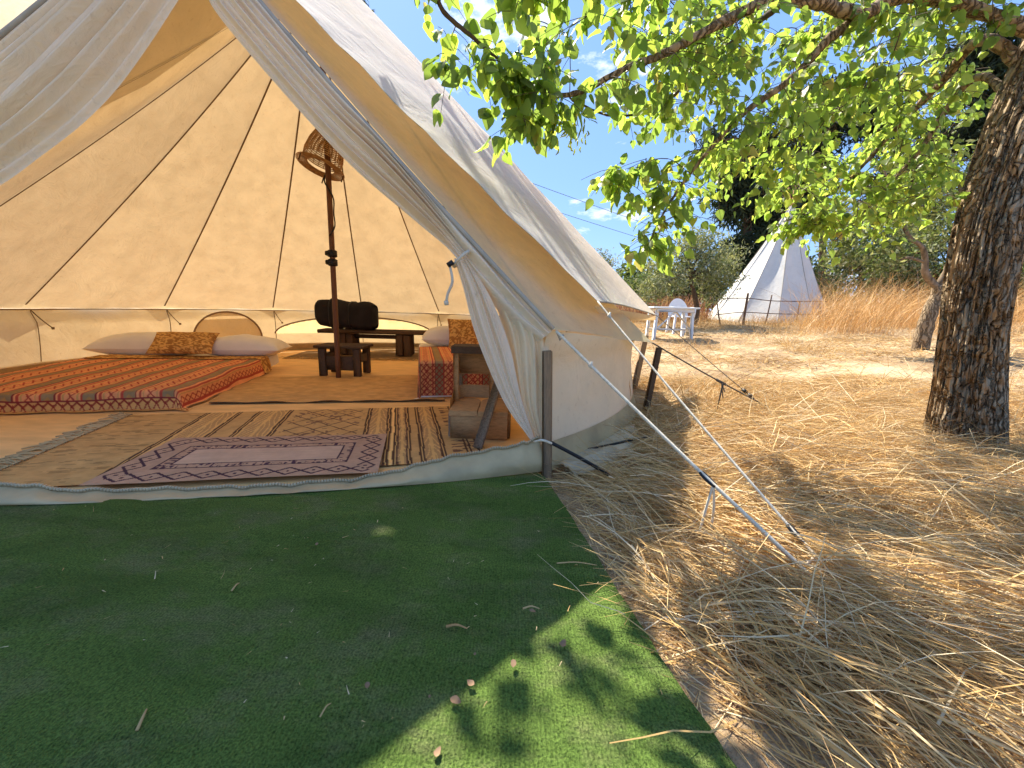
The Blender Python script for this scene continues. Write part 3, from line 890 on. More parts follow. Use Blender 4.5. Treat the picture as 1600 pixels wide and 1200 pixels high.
bed = thing('mattress_bed', 'low wide mattress on the left with a white sheet', 'bed', (*(O1 + e1 * .7 + e2 * 1), .02))
part('mattress', grid(drape_fn(-.13, BW, -.13, BL, bed1_h, O1 + e1 * .02 + e2 * .02, e1, e2, lift=-.012, flare=.02), 40, 50), M['linen'], bed)
def pat1(u, v):
    a = -.20 + (BW + .2) * u; b = -.20 + (1.45 + .2) * v
    c = stripe_pattern(a + .02, b, .235)
    # zigzag border on the hem of the foot
    hemm = b < -.07
    zc = pick(np.abs(((b + .135) / .055) - (tri(a / .055) - .5) * 1.4) < .22, RED * .8, GLD * .95)
    zc = pick(np.abs(((b + .10) / .03) - (tri(a / .055 + .5) - .2)) < .3, RED * .6, zc)
    c = pick(hemm, zc, c); c = pick((b < -.062) & (b > -.072), MAR, c)
    sidehem = (a < -.10) & ~hemm
    c = pick(sidehem & (np.abs(a + .125) < .012), RED, c); c = pick(sidehem & (np.abs(a + .16) < .02), OR * 1.2, c)
    c = pick(b > 1.42, MAR, c)
    return c
V, Fq = grid(drape_fn(-.20, BW, -.20, 1.45, bed1_h, O1, e1, e2, lift=.012, flare=.16, seed=2), 300, 280); u, v = uvgrid(300, 280)
solo('bedspread', (V, Fq), M['print'], 'orange and red striped bedspread over the wide left mattress', 'bedspread', col=pat1(u, v))
def gold_pat(u, v, sc=60):
    n_ = fbm(u * sc, v * sc * .8, 7, 2)
    return pick(n_ > .38, cl(.78, .44, .13), cl(.40, .18, .05)) * (1 + .2 * (fbm(u * 9, v * 9, 4, 2) - .4))[:, None]
V, Fq = grid(drape_fn(-.17, BW, 1.40, 1.62, bed1_h, O1, e1, e2, lift=.020, flare=.2, seed=4), 170, 30); u, v = uvgrid(170, 30)
solo('folded_throw', (V, Fq), M['print'], 'narrow gold patterned cloth folded across the head of the left bed', 'throw', col=gold_pat(u * 8, v, 12))

def pillow(c, ex, ey, ez, W, L, T, mat, label, cat, group=None, col=None, seed=0, name='pillow', n=26, sharp=.55):
    """soft pillow: ex, ey, ez = frame (3-vectors), W along ex, L along ey, T thick along ez"""
    th = []
    u, v = np.meshgrid(np.linspace(-1, 1, n), np.linspace(-1, 1, n), indexing='ij'); u = u.ravel(); v = v.ravel()
    prof = (np.clip(1 - np.abs(u) ** 2.6, 0, 1) * np.clip(1 - np.abs(v) ** 2.6, 0, 1)) ** sharp
    wr = .18 * (fbm(u * 2.2 + seed, v * 2.2, seed, 3) - .45)
    pin = 1 - .07 * (1 - np.abs(v) ** 2) * np.abs(u) ** 4 - .0
    pin2 = 1 - .07 * (1 - np.abs(u) ** 2) * np.abs(v) ** 4
    ex, ey, ez = [np.asarray(q, float) for q in (ex, ey, ez)]
    up = np.asarray(c) + (u * pin * W / 2)[:, None] * ex + (v * pin2 * L / 2)[:, None] * ey
    Vt = up + (prof * (.62 + wr) * T)[:, None] * ez; Vb = up - (prof * .38 * T)[:, None] * ez
    Fq = gridF(n, n); Fb = Fq[:, ::-1] + n * n
    cc = None
    if col is not None:
        cc = col((u + 1) / 2, (v + 1) / 2); cc = np.concatenate([cc, cc])
    return solo(name, (np.concatenate([Vt, Vb]), np.concatenate([Fq, Fb])), mat, label, cat, group, col=cc)
Z3 = np.array([0, 0, 1.])
E1 = np.array([*e1, 0]); E2 = np.array([*e2, 0])
hb = .19
def b1(a, b, zz): return np.array([*(O1 + a * e1 + b * e2), zz])
pillow(b1(.27, 1.80, hb + .075), E1, E2, Z3, .84, .46, .24, M['linen'], 'white pillow at the right end of the left bed, behind the gold cushion', 'pillow', seed=2)
pillow(b1(1.22, 1.84, hb + .08), E1, E2, Z3, .96, .48, .26, M['linen'], 'white pillow at the far left of the left bed, beside the gold cushion', 'pillow', seed=5)
ty = E2 * math.cos(.75) + Z3 * math.sin(.75); tz = -E2 * math.sin(.75) + Z3 * math.cos(.75)
pillow(b1(.76, 1.58, hb + .15), E1, ty, tz, .60, .30, .10, M['print'], 'gold patterned cushion leaning on the white pillows of the left bed', 'cushion', col=lambda u, v: gold_pat(u, v, 34), seed=9, name='cushion', n=50, sharp=.45)

# right bed: higher, seen end on
O2 = np.array([-.765, 3.25]); f1 = np.array([.973, .23]); f2 = np.array([-.23, .973])
W2, L2, H2 = .82, 1.75, .335
def bed2_h(a, b): return H2 + .01 * (fbm(a * 5, b * 5, 16, 3) - .4) + 0 * a
def mirror_drape(amin, amax, bmin, bmax, lift, flare, seed):
    return drape_fn(amin, amax, bmin, bmax, bed2_h, O2, f1, f2, lift=lift, flare=flare, seed=seed)
bed2 = thing('divan_bed', 'narrow divan bed on the right behind the wooden steps', 'bed', (-.3, 4.1, .02))
part('divan_base', grid(mirror_drape(-.3, W2, -.3, L2, -.014, .01, 1), 30, 40), M['linen'], bed2)
def pat2(u, v):
    a = -.31 + (W2 + .31) * u; b = -.31 + (1.15 + .31) * v
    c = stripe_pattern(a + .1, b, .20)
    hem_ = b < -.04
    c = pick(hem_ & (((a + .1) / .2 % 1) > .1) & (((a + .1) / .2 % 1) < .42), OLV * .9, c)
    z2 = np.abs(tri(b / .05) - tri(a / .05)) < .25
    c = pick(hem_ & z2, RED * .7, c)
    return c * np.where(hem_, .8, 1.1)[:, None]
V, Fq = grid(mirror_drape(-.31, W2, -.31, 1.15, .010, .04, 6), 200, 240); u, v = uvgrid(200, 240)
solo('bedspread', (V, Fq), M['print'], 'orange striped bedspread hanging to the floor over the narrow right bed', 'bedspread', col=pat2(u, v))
def b2(a, b, zz): return np.array([*(O2 + a * f1 + b * f2), zz])
g1, g2 = np.array([*f1, 0]), np.array([*f2, 0])
pillow(b2(.34, 1.42, H2 + .085), g1, g2, Z3, .66, .44, .24, M['linen'], 'white pillow on the narrow right bed', 'pillow', seed=12)
pillow(b2(.50, 1.14, H2 + .16), g1, g2 * .42 + Z3 * .91, -g2 * .91 + Z3 * .42, .40, .36, .11, M['print'], 'gold cushion standing on the narrow right bed', 'cushion', col=lambda u, v: gold_pat(u, v, 28), seed=14, name='cushion', n=40)

# --- bench with black bag
bz = .50
bc = aY(585, 518, 6.0)
bench = thing('wooden_bench', 'low dark wooden bench at the back of the tent', 'bench', (bc[0], bc[1], .03))
bl, br = aY(503, 518, 5.95), aY(667, 518, 6.05)
bz = .5 * (bl[2] + br[2])
part('bench_top', beam((bl[0], bl[1], bz), (br[0], br[1], bz), .36, .055, .01), M['wood_dark'], bench)
for px in (546, 633):
    lx = aY(px, 540, 6.0)[0]
    for k_ in (-1, 1):
        part('leg', beam((lx + k_ * .055, 6.0 + .02 * k_, .035), (lx + k_ * .055, 6.0, bz - .03), .105, .26, .008), M['wood_dark'], bench)
part('stretcher', beam((aY(546, 540, 6.0)[0], 6.0, bz - .075), (aY(633, 540, 6.0)[0], 6.0, bz - .075), .05, .06), M['wood_dark'], bench)
bagc = aY(543, 500, 5.92)
bag = thing('duffel_bag', 'bulky folded black bag on the left end of the bench', 'bag', (bagc[0], bagc[1], bz + .03))
def bag_fn(u, v):
    th = 2 * PI * v; q = 2 * u - 1
    W_, Hh, Dd = .44, .20, .20
    e = (1 - np.abs(q) ** 6) ** .3
    sx = np.sign(np.cos(th)) * np.abs(np.cos(th)) ** .6; sz = np.sign(np.sin(th)) * np.abs(np.sin(th)) ** .6
    lump = 1 + .22 * (fbm(q * 3, np.cos(th) * 2 + 4, 6, 3) - .45) + .12 * (fbm(q * 3, np.sin(th) * 2, 16, 3) - .45)
    return np.stack([bagc[0] + q * W_, bagc[1] + sx * Dd * e * lump, bz + .045 + Hh + sz * Hh * e * lump + .03 * q * -1], 1)
part('bag_body', grid(bag_fn, 40, 40), M['black_cloth'], bag)
part('bag_fold', grid(lambda u, v: bag_fn(.72 + .22 * u, v) * 1 + np.stack([.03 + 0 * u, -.02 + 0 * u, .012 * np.sin(2 * PI * v)], 1), 10, 40), M['black_cloth'], bag)
for q in (.30, .62):
    P = bag_fn(np.full(40, q), np.linspace(0, 1, 40)); c0 = P.mean(0); P = c0 + (P - c0) * 1.02
    part('strap', tube(P, .009, 5), M['black'], bag)

# --- stool
sc_ = aY(534, 545, 4.28)
stool = thing('side_stool', 'small square dark wooden stool behind the tent pole', 'stool', (sc_[0], 4.3, .03))
sx0, sx1 = aY(497, 542, 4.2)[0], aY(572, 542, 4.2)[0]
stz = aY(534, 541, 4.2)[2]
for i in range(3):
    y0 = 4.14 + .115 * i
    part('plank', beam((sx0, y0, stz), (sx1, y0 + .005, stz), .110, .028, .005), M['wood_dark'], stool)
for lx in (sx0 + .075, sx1 - .075):
    for ly in (4.13, 4.40):
        part('leg', beam((lx, ly, .03), (lx, ly, stz - .016), .075, .05, .005), M['wood_dark'], stool)
    part('rail', beam((lx, 4.16, .22), (lx, 4.37, .22), .04, .09), M['wood_dark'], stool)
part('shelf', beam((sx0 + .115, 4.135, .17), (sx1 - .115, 4.135, .17), .03, .15), M['wood_dark'], stool)

# --- wooden steps (folding step chair) by the door
st_o = np.array([-.115, 2.42, .03])
steps = thing('wooden_steps', 'old wooden folding steps with rounded treads beside the right flap', 'steps', st_o)
def tread(x0, x1, y0, y1, zt, th, name, mat, lipz=.0):
    n = 24; pts = []
    for i in range(n + 1):
        q = i / n
        pts.append((x0 + (x1 - x0) * q, y1 - (y1 - y0) * (.0 + .22 * (2 * q - 1) ** 4)))
    ring_b = pts + [(x1, y0), (x0, y0)]
    nb = len(ring_b)
    V = [(a_, b_, zt - th) for a_, b_ in ring_b] + [(a_, b_, zt) for a_, b_ in ring_b]
    Fq = [tuple(range(nb)), tuple(range(nb, 2 * nb))[::-1]] + [(i, (i + 1) % nb, nb + (i + 1) % nb, nb + i) for i in range(nb)]
    return part(name, (np.array(V, float), Fq), mat, steps, smooth=False)
# lower tread with a rounded rim at its back, upper seat, side frames, slanted front leg
p_lo_l, p_lo_r = aY(713, 640, 2.50), aY(806, 655, 2.35)
zl = .20
for j, (xa, xb) in enumerate(((-.365, -.20), (-.195, -.02))):
    tread(xa, xb, 2.22, 2.56, zl, .03, 'tread_board', M['wood_warm'])
rim = smoothpath([(-.37, 2.30, zl + .01), (-.375, 2.50, zl + .035), (-.34, 2.585, zl + .05), (-.19, 2.60, zl + .05), (-.04, 2.585, zl + .05), (-.01, 2.50, zl + .03)], 26)
Vr = np.concatenate([rim + [0, 0, .03], rim - [0, 0, .055]]); nr = len(rim)
Vr2 = Vr + np.array([0, .016, 0])
Fr = []
for i in range(nr - 1):
    Fr += [(i, i + 1, nr + i + 1, nr + i), (2 * nr + i, 3 * nr + i, 3 * nr + i + 1, 2 * nr + i + 1), (i, 2 * nr + i, 2 * nr + i + 1, i + 1)]
part('tread_rim', (np.concatenate([Vr, Vr2]), Fr), M['wood_warm'], steps)
part('riser', beam((-.36, 2.235, .105), (-.02, 2.235, .105), .02, .155), M['wood_warm'], steps)
part('side_panel', beam((-.365, 2.26, .10), (-.365, 2.55, .10), .02, .15), M['wood_flaky'], steps)
part('side_panel', beam((-.012, 2.26, .10), (-.012, 2.55, .10), .02, .15), M['wood_warm'], steps)
zu = .555
tread(-.385, -.10, 2.44, 2.62, zu, .045, 'seat_board', M['wood_dark'])
apron = smoothpath([(-.375, 2.46, .40), (-.372, 2.50, .47), (-.33, 2.50, .50), (-.24, 2.50, .505), (-.15, 2.50, .50)], 20)
part('apron', (np.concatenate([apron, apron + [0, .02, 0], apron * [1, 1, 0] + [0, .02, .51], apron * [1, 1, 0] + [0, 0, .51]]), [(i, i + 1, 60 + i + 1, 60 + i) for i in range(19)] + [(i, 20 + i, 21 + i, i + 1) for i in range(19)]), M['wood_warm'], steps)
part('back_panel', beam((-.375, 2.56, .44), (-.14, 2.56, .44), .018, .15), M['wood_warm'], steps)
for lx in (-.36, -.13):
    part('rear_leg', beam((lx + .02, 2.68, .03), (lx, 2.56, zu - .04), .035, .03), M['wood_flaky'], steps)
    part('upright', beam((lx, 2.50, .20), (lx, 2.49, zu - .045), .035, .028), M['wood_warm'], steps)
fa, fb = at(746, 700, .035), aY(786, 575, 2.34)
part('front_leg', beam(fa, fb, .052, .026), M['wood_flaky'], steps)

# ------------------------------------------------------------------ posts and guy ropes
def post(name, base, top, w, d, mat, label, group='wooden stakes around the tent'):
    V, Fq = beam(base, top, w, d, .004)
    V = V + rng.normal(0, .0012, V.shape)
    return solo(name, (V, Fq), mat, label, 'stake', group, loc=np.asarray(base, float))
p1 = at(855, 743)
post('wooden_stake', p1 + [0, 0, -.05], aY(855, 548, p1[1] + .01), .045, .040, M['wood_grey'], 'upright square weathered stake at the front corner of the tent')
p2 = at(1008, 640)
post('wooden_stake', p2 + [0, 0, -.05], aY(1030, 543, p2[1]), .045, .04, M['wood_dark'], 'dark slanted stake just right of the tent wall')
p3 = at(990, 606)
post('wooden_stake', p3 + [0, 0, -.05], aY(1009, 524, p3[1]), .055, .04, M['wood_grey'], 'brown leaning stake behind the dark one, beside the tent wall')
def cat_line(a, b, sag, n=30):
    q = np.linspace(0, 1, n)[:, None]; P = lerp(np.asarray(a, float), np.asarray(b, float), q); P[:, 2] -= sag * 4 * (q * (1 - q))[:, 0]; return P
anch = np.array([at(1345, 962)[0], at(1345, 962)[1], .0]); anch[2] = G(anch[0], anch[1]) + .01
ER = E_R + np.array([.015, -.015, -.005])
def rope_thing(label, P, r, mat, extra):
    o = thing('guy_rope', label, 'rope', P[-1], 'guy ropes pegged beside the tent')
    part('line', tube(P, r, 7), mat, o)
    for nm, vf, mt in extra: part(nm, vf, mt, o)
    return o
def slider(P, q, L, r, mat=None):
    i = q; c_ = P[i]; dd = P[i + 1] - P[i]; dd /= np.linalg.norm(dd)
    sd = np.cross(dd, [0, 0, 1.]); sd /= np.linalg.norm(sd)
    pts = []
    for th in np.linspace(0, 2 * PI, 17):
        pts.append(c_ + dd * L * .5 * np.cos(th) + sd * r * np.sign(np.sin(th)) * np.abs(np.sin(th)) ** .5)
    return tube(pts, .005, 6)
def knot(P, i, r=.011):
    c_ = P[i]; return join(tube([c_ - [.008, 0, .006], c_, c_ + [.008, 0, .006]], [r * .5, r, r * .5], 8), tube([c_ - [0, .004, .014], c_ + [.004, 0, .016]], r * .5, 6))
P = cat_line(ER, anch + [-.02, .02, 0], .008, 40)
# slider about px 1110
k1 = int(np.argmin(np.abs(proj(P)[0][:, 0] - 1112))); k0 = int(np.argmin(np.abs(proj(P)[0][:, 0] - 925)))
s1 = P[k1]
tail = lambda dx, dy: smoothpath([s1 + [.01, -.02, -.01], s1 + [dx * .6, -.02 + dy * .5, -.09], s1 + [dx, dy, -.20]], 12)
rope_thing('cream guy rope from the tent corner with a black slider and dangling loops', P, .0065, M['rope'],
           [('slider', slider(P, k1, .062, .012), M['black']), ('knot', knot(P, k0), M['rope']), ('loose_end', join(tube(tail(-.005, .0), .0045, 5), tube(tail(.04, .01), .0045, 5)), M['rope']),
            ('second_strand', tube(P[k1:] + np.array([.006, -.012, -.004]) * np.linspace(0, 1, len(P) - k1)[:, None] * np.linspace(1, .3, len(P) - k1)[:, None] * 4, .006, 6), M['rope'])])
P = cat_line(F1, anch + [.03, .03, 0], .012, 40)
k1 = int(np.argmin(np.abs(proj(P)[0][:, 0] - 1243))); k0 = int(np.argmin(np.abs(proj(P)[0][:, 0] - 953)))
lp = P[k1 + 2]
rope_thing('thin cream guy rope running down from the corner of the white fly', P, .0048, M['rope'],
           [('slider', slider(P, k1, .06, .009), M['black']), ('knot', knot(P, k0, .010), M['rope']),
            ('loose_end', join(tube(smoothpath([lp, lp + [-.03, -.02, .0], lp + [-.055, -.01, -.05], lp + [-.065, .0, -.10]], 12), .005, 5), tube(smoothpath([lp, lp + [-.015, -.01, -.04], lp + [-.012, -.01, -.10]], 12), .005, 5), tube(smoothpath([lp, lp + [.03, -.07, -.06], lp + [.05, -.10, -.1]], 12), .006, 5)), M['rope'])])
TH = seam_pt(-4, 1.0)
e2_ = at(1232, 650); P = cat_line(TH, [e2_[0], e2_[1], G(e2_[0], e2_[1])], .015, 30)
k1 = int(np.argmin(np.abs(proj(P)[0][:, 0] - 1130))); kk = P[k1]
rope_thing('dark knotted guy rope from the low point of the tent eave', P, .0055, M['dark_rope'],
           [('knot', join(*[tube([kk + rng.normal(0, .008, 3), kk + rng.normal(0, .02, 3) + [0, 0, -.05 * q]], .004, 5) for q in range(5)] + [tube([kk - (P[k1 + 1] - P[k1]) , kk + (P[k1 + 1] - P[k1])], .011, 6)]), M['dark_rope'])])
e3_ = at(1235, 662); e3_ = np.array([e3_[0], 3.6, 0]); 
q = aY(1215, 650, 3.0); P = cat_line(F2, [q[0], q[1], G(q[0], q[1])], .01, 30)
k1 = int(np.argmin(np.abs(proj(P)[0][:, 0] - 1165))); kk = P[k1]; dd = P[k1 + 1] - P[k1]; dd /= np.linalg.norm(dd)
rope_thing('thin guy rope from the far corner of the fly with two black beads', P, .0035, M['dark_rope'],
           [('slider', tube([kk - dd * .045, kk - dd * .005], .016, 8), M['black']), ('slider', tube([kk + dd * .012, kk + dd * .05], .016, 8), M['black'])])
# black strap from the door corner to the ground, cable on the ground
def on_ground(px, py, up=.01):
    p = at(px, py); return np.array([p[0], p[1], G(p[0], p[1]) + up])
solo('peg_strap', tube(smoothpath([aY(862, 692, 1.78), lerp(aY(862, 692, 1.78), on_ground(950, 745), .5) + [0, 0, .01], on_ground(950, 745, .02), on_ground(975, 762, -.01)], 14), .009, 8), M['black'], 'black strap stretched from the door corner to a peg in the straw', 'strap')
solo('cord_loop', tube(smoothpath([aY(835, 690, 1.78), aY(848, 688, 1.74), aY(862, 693, 1.75)], 12), .006, 6), M['rope'], 'short white cord looped round the front corner stake', 'rope')
solo('ground_cable', tube(smoothpath([on_ground(880, 715, .03), on_ground(960, 703, .05), on_ground(1000, 694, .05), on_ground(1040, 690, .05), on_ground(1085, 668, .05), on_ground(1085, 655, .03)], 40), .007, 6), M['black'], 'thin black cable lying in the straw beside the tent wall', 'cable')
def cr_fn(u, v):
    a = np.array(at(868, 735)); b = np.array(at(985, 668)); P = lerp(a, b, u[:, None])
    P[:, 0] += .20 * v * np.sin(PI * (.15 + .8 * u)) ; P[:, 1] -= .06 * v
    P[:, 2] = G(P[:, 0], P[:, 1]) + .012 + .05 * fbm(u * 9, v * 4, 13, 3) * np.sin(PI * v) + .03 * (1 - v)
    return P
M['tan_cloth'] = simple('tan_tarp', (.46, .38, .26), .85, .2, 8, .6, 12)
solo('crumpled_tarp', grid(cr_fn, 40, 14), M['tan_cloth'], 'crumpled tan ground cloth spilling out along the foot of the tent wall', 'tarp')

# ------------------------------------------------------------------ straw, litter and dry grass
def blades(B, az, L, w, el0, droop, cols, K=4, twist=None, lift=0.0, kink=0.0):
    """n curved blades; B (n,3) roots, az heading, L length, w width, el0 start elevation, droop total bend"""
    n = len(B); L = np.asarray(L); pts = np.zeros((n, K + 1, 3)); pts[:, 0] = B
    a = az.copy()
    for k in range(K):
        el = el0 - droop * (k + .5) / K
        st_ = L / K
        pts[:, k + 1, 0] = pts[:, k, 0] + st_ * np.cos(el) * np.cos(a)
        pts[:, k + 1, 1] = pts[:, k, 1] + st_ * np.cos(el) * np.sin(a)
        pts[:, k + 1, 2] = pts[:, k, 2] + st_ * np.sin(el)
        a = a + rng.normal(0, .10 + kink * (rng.random(n) < .25), n)
    g = G(pts[:, :, 0], pts[:, :, 1])
    pts[:, :, 2] = np.maximum(pts[:, :, 2], g + .003 + lift * rng.random((n, 1)))
    tw = rng.uniform(0, 2 * PI, n) if twist is None else twist
    sx = np.stack([-np.sin(az) * np.cos(tw), np.cos(az) * np.cos(tw), np.sin(tw)], 1)[:, None, :]
    taper = np.linspace(1, .35, K + 1)[None, :, None] * np.asarray(w)[:, None, None] * .5
    V = np.stack([pts - sx * taper, pts + sx * taper], 2).reshape(n, -1, 3)
    m_ = (K + 1) * 2
    q = np.arange(K) * 2
    f = np.stack([q, q + 1, q + 3, q + 2], 1)
    Fq = (np.arange(n) * m_)[:, None, None] + f[None]
    C = np.repeat(cols[:, None, :], m_, 1)
    return V.reshape(-1, 3), Fq.reshape(-1, 4), C.reshape(-1, 3)
STRAW = np.array([(.60, .40, .16), (.66, .47, .22), (.74, .58, .34), (.52, .33, .13), (.40, .25, .11), (.28, .175, .085), (.78, .66, .45), (.56, .36, .15)])
def straw_cols(n, w=None):
    p = np.array(w or [3, 3, 2, 2, 1.4, 1.0, 1.0, 2.]); p = p / p.sum()
    c = STRAW[rng.choice(len(STRAW), n, p=p)] * [1.02, .97, .88]
    return np.clip(c * rng.uniform(.75, 1.15, (n, 1)), 0, .9)
def add_blades(name, args_list):
    Vs, Fs, Cs, o = [], [], [], 0
    for V, Fq, C in args_list:
        Vs.append(V); Fs.append(Fq + o); Cs.append(C); o += len(V)
    return setting(name, (np.concatenate(Vs), np.concatenate(Fs)), M['straw'], 'stuff', smooth=False, col=np.concatenate(Cs))
def rej(n, x0, x1, y0, y1, dens):
    out = []
    tot = 0
    while tot < n:
        p = np.stack([rng.uniform(x0, x1, 4 * n), rng.uniform(y0, y1, 4 * n)], 1)
        p = p[rng.random(len(p)) < dens(p[:, 0], p[:, 1])]
        out.append(p); tot += len(p)
    return np.concatenate(out)[:n]
def clear(X, Y, pad=.03):
    dt = np.hypot(X - CX, Y - CY) - 3.02
    return (dt > pad) & ((Y > 2.3) | (X > carpet_x(Y) + pad))
TRUNK = at(1497, 700); TRUNK[2] = 0
def near_dens(X, Y):
    d = clear(X, Y, .02).astype(float)
    edge = np.where(Y < 2.0, smooth(-.04, .16, X - carpet_x(Y)), 1.0)
    bare = smooth(.36, .47, fbm(X * 2.1 + 3, Y * 2.1, 101, 3))
    path = 1 - .93 * smooth(.28, .0, np.abs(Y - (3.55 + .12 * X)) / 1.6) * (X > .9)
    return d * np.clip(.10 + .9 * edge, 0, 1) * np.clip(.15 + bare, 0, 1) * path
def flow(X, Y):
    return -.55 + 2.4 * (fbm(X * .9, Y * .9, 111, 2) - .38) * 1.6
lst = []
# mat of lying straw
n = 44000; P = rej(n, .1, 4.6, .25, 4.6, near_dens)
Lh = .05 + .10 * fbm(P[:, 0] * 2, P[:, 1] * 2, 121, 2)
zz = G(P[:, 0], P[:, 1]) + rng.random(n) ** 2 * .07 * smooth(.3, .55, fbm(P[:, 0] * 1.7, P[:, 1] * 1.7, 121, 3))
B = np.concatenate([P, zz[:, None]], 1)
az = flow(P[:, 0], P[:, 1]) + rng.normal(0, .55, n) + PI * (rng.random(n) < .5)
lst.append(blades(B, az, rng.gamma(4, .045, n) + .05, rng.uniform(.0018, .0046, n), rng.normal(.12, .16, n), rng.normal(.3, .35, n), straw_cols(n), 4, kink=.5))
# combed tufts: clumps of long blades that lean one way
n_t = 270; T_ = rej(n_t, .5, 4.4, .45, 4.4, near_dens)
for (tx, ty_) in T_:
    m_ = int(rng.integers(50, 160)); a0 = flow(tx, ty_) + rng.normal(0, .7)
    r_ = rng.uniform(.03, .12)
    p = np.array([tx, ty_]) + rng.normal(0, r_, (m_, 2))
    ok = clear(p[:, 0], p[:, 1], .0); p = p[ok]; m_ = len(p)
    if m_ == 0: continue
    B = np.concatenate([p, (G(p[:, 0], p[:, 1]) + .01)[:, None]], 1)
    tone = rng.choice(3)
    w_ = [[3, 4, 3, 1, .5, .2, 2, 2], [3, 2, 1, 3, 1, .5, .5, 3], [1, 2, 3, 1, 2, 1.5, 2, 1]][tone]
    lst.append(blades(B, a0 + rng.normal(0, .28, m_), rng.uniform(.16, .50, m_), rng.uniform(.0020, .0046, m_), rng.uniform(.15, .8, m_), rng.uniform(.7, 1.6, m_), straw_cols(m_, w_), 5))
# heaped swathes of long straw between the ropes and towards the tree
for (px, py, spread_, hgt, m_, a0) in [(1120, 790, .16, .12, 700, -.9), (1060, 745, .14, .08, 450, -.5), (1215, 880, .18, .13, 800, -1.0), (1160, 850, .16, .10, 600, -.7), (985, 770, .12, .06, 400, -.4), (1010, 860, .10, .05, 350, -1.1),
                                     (1300, 770, .22, .10, 600, -.2), (1420, 740, .25, .10, 600, .1), (1540, 760, .25, .12, 600, -.3), (1330, 1000, .16, .10, 500, -.9), (1470, 900, .2, .12, 600, -.6), (1100, 960, .10, .05, 350, -.3), (1560, 960, .18, .12, 500, -.5), (1250, 720, .2, .07, 450, .2), (1060, 690, .16, .06, 350, -.1), (1240, 1060, .12, .06, 300, -1.0)]:
    c_ = at(px, py)
    p = c_[:2] + rng.normal(0, spread_, (m_, 2)) * [1.0, .8]
    p = p[clear(p[:, 0], p[:, 1], .0)]; m_ = len(p)
    rr_ = np.hypot(p[:, 0] - c_[0], p[:, 1] - c_[1]) / spread_
    hz_ = G(p[:, 0], p[:, 1]) + hgt * np.exp(-.7 * rr_ ** 2) * rng.uniform(.5, 1.0, m_)
    B = np.concatenate([p, hz_[:, None]], 1)
    lst.append(blades(B, a0 + rng.normal(0, .32, m_) + PI * (rng.random(m_) < .25), rng.uniform(.16, .48, m_), rng.uniform(.0022, .0050, m_), rng.normal(.15, .22, m_), rng.uniform(.3, 1.1, m_), straw_cols(m_, [4, 4, 3, 1, .5, .2, 2.5, 2]), 5, kink=.4))
# a few thick pale stalks
n = 800; P = rej(n, .35, 4.4, .35, 4.2, near_dens)
B = np.concatenate([P, (G(P[:, 0], P[:, 1]) + rng.random(n) * .06)[:, None]], 1)
lst.append(blades(B, rng.uniform(0, 2 * PI, n), rng.uniform(.2, .55, n), rng.uniform(.0045, .008, n), rng.normal(.25, .25, n), rng.normal(.3, .4, n), straw_cols(n, [1, 2, 4, 1, .3, .1, 5, 1]), 4, kink=.9))
# tangled dark stems
n = 5000; P = rej(n, .6, 4.6, .4, 4.0, near_dens)
B = np.concatenate([P, (G(P[:, 0], P[:, 1]) + rng.random(n) * .05)[:, None]], 1)
lst.append(blades(B, rng.uniform(0, 2 * PI, n), rng.uniform(.08, .3, n), rng.uniform(.0012, .0024, n), rng.normal(.4, .4, n), rng.normal(.6, .6, n), straw_cols(n, [.5, .5, .5, 1, 3, 4, .3, .5]), 4, kink=.9))
add_blades('straw_bed', lst)
# chaff: short bits over soil and straw
n = 30000
def chaff_d(X, Y): return clear(X, Y, -.02) * (.35 + .65 * (fbm(X * 3, Y * 3, 131, 2) > .38))
P = rej(n, -.1, 4.6, .25, 4.6, chaff_d)
B = np.concatenate([P, (G(P[:, 0], P[:, 1]) + .003 + .01 * rng.random(n))[:, None]], 1)
add_blades('chaff_litter', [blades(B, rng.uniform(0, 2 * PI, n), rng.uniform(.008, .04, n), rng.uniform(.0014, .004, n), rng.normal(.05, .25, n), rng.normal(.1, .3, n), straw_cols(n, [2, 2, 2, 2, 2, 2, 2, 1]), 1, twist=rng.normal(0, .5, n))])
# grass of the field beyond: short lying straw, thinner along the sandy track
def far_d(X, Y):
    tr = np.exp(-((Y - (4.3 + .10 * X)) / .75) ** 2) + .8 * np.exp(-((Y - (7.2 + .22 * X)) / .8) ** 2)
    return clear(X, Y, .1) * (1 - .95 * np.clip(tr, 0, 1)) * (.25 + .75 * smooth(.34, .5, fbm(X * .9, Y * .9, 141, 3)))
n = 42000; P = rej(n, .8, 16, 3.2, 16, far_d)
B = np.concatenate([P, G(P[:, 0], P[:, 1])[:, None]], 1)
far = [blades(B, rng.normal(.3, .8, n) + PI * (rng.random(n) < .5), rng.uniform(.10, .34, n), rng.uniform(.004, .010, n), rng.uniform(.05, .7, n), rng.uniform(.2, 1.2, n), straw_cols(n, [3, 4, 3, 2, 1, .4, 2, 3]), 3)]
n = 9000; P = rej(n, .8, 16, 3.2, 16, lambda X, Y: far_d(X, Y) * (fbm(X * .7, Y * .7, 151, 3) > .5))
B = np.concatenate([P, G(P[:, 0], P[:, 1])[:, None]], 1)
far.append(blades(B, rng.uniform(0, 2 * PI, n), rng.uniform(.15, .45, n), rng.uniform(.004, .008, n), rng.uniform(.7, 1.4, n), rng.uniform(.2, 1.0, n), straw_cols(n), 3))
add_blades('field_grass', far)
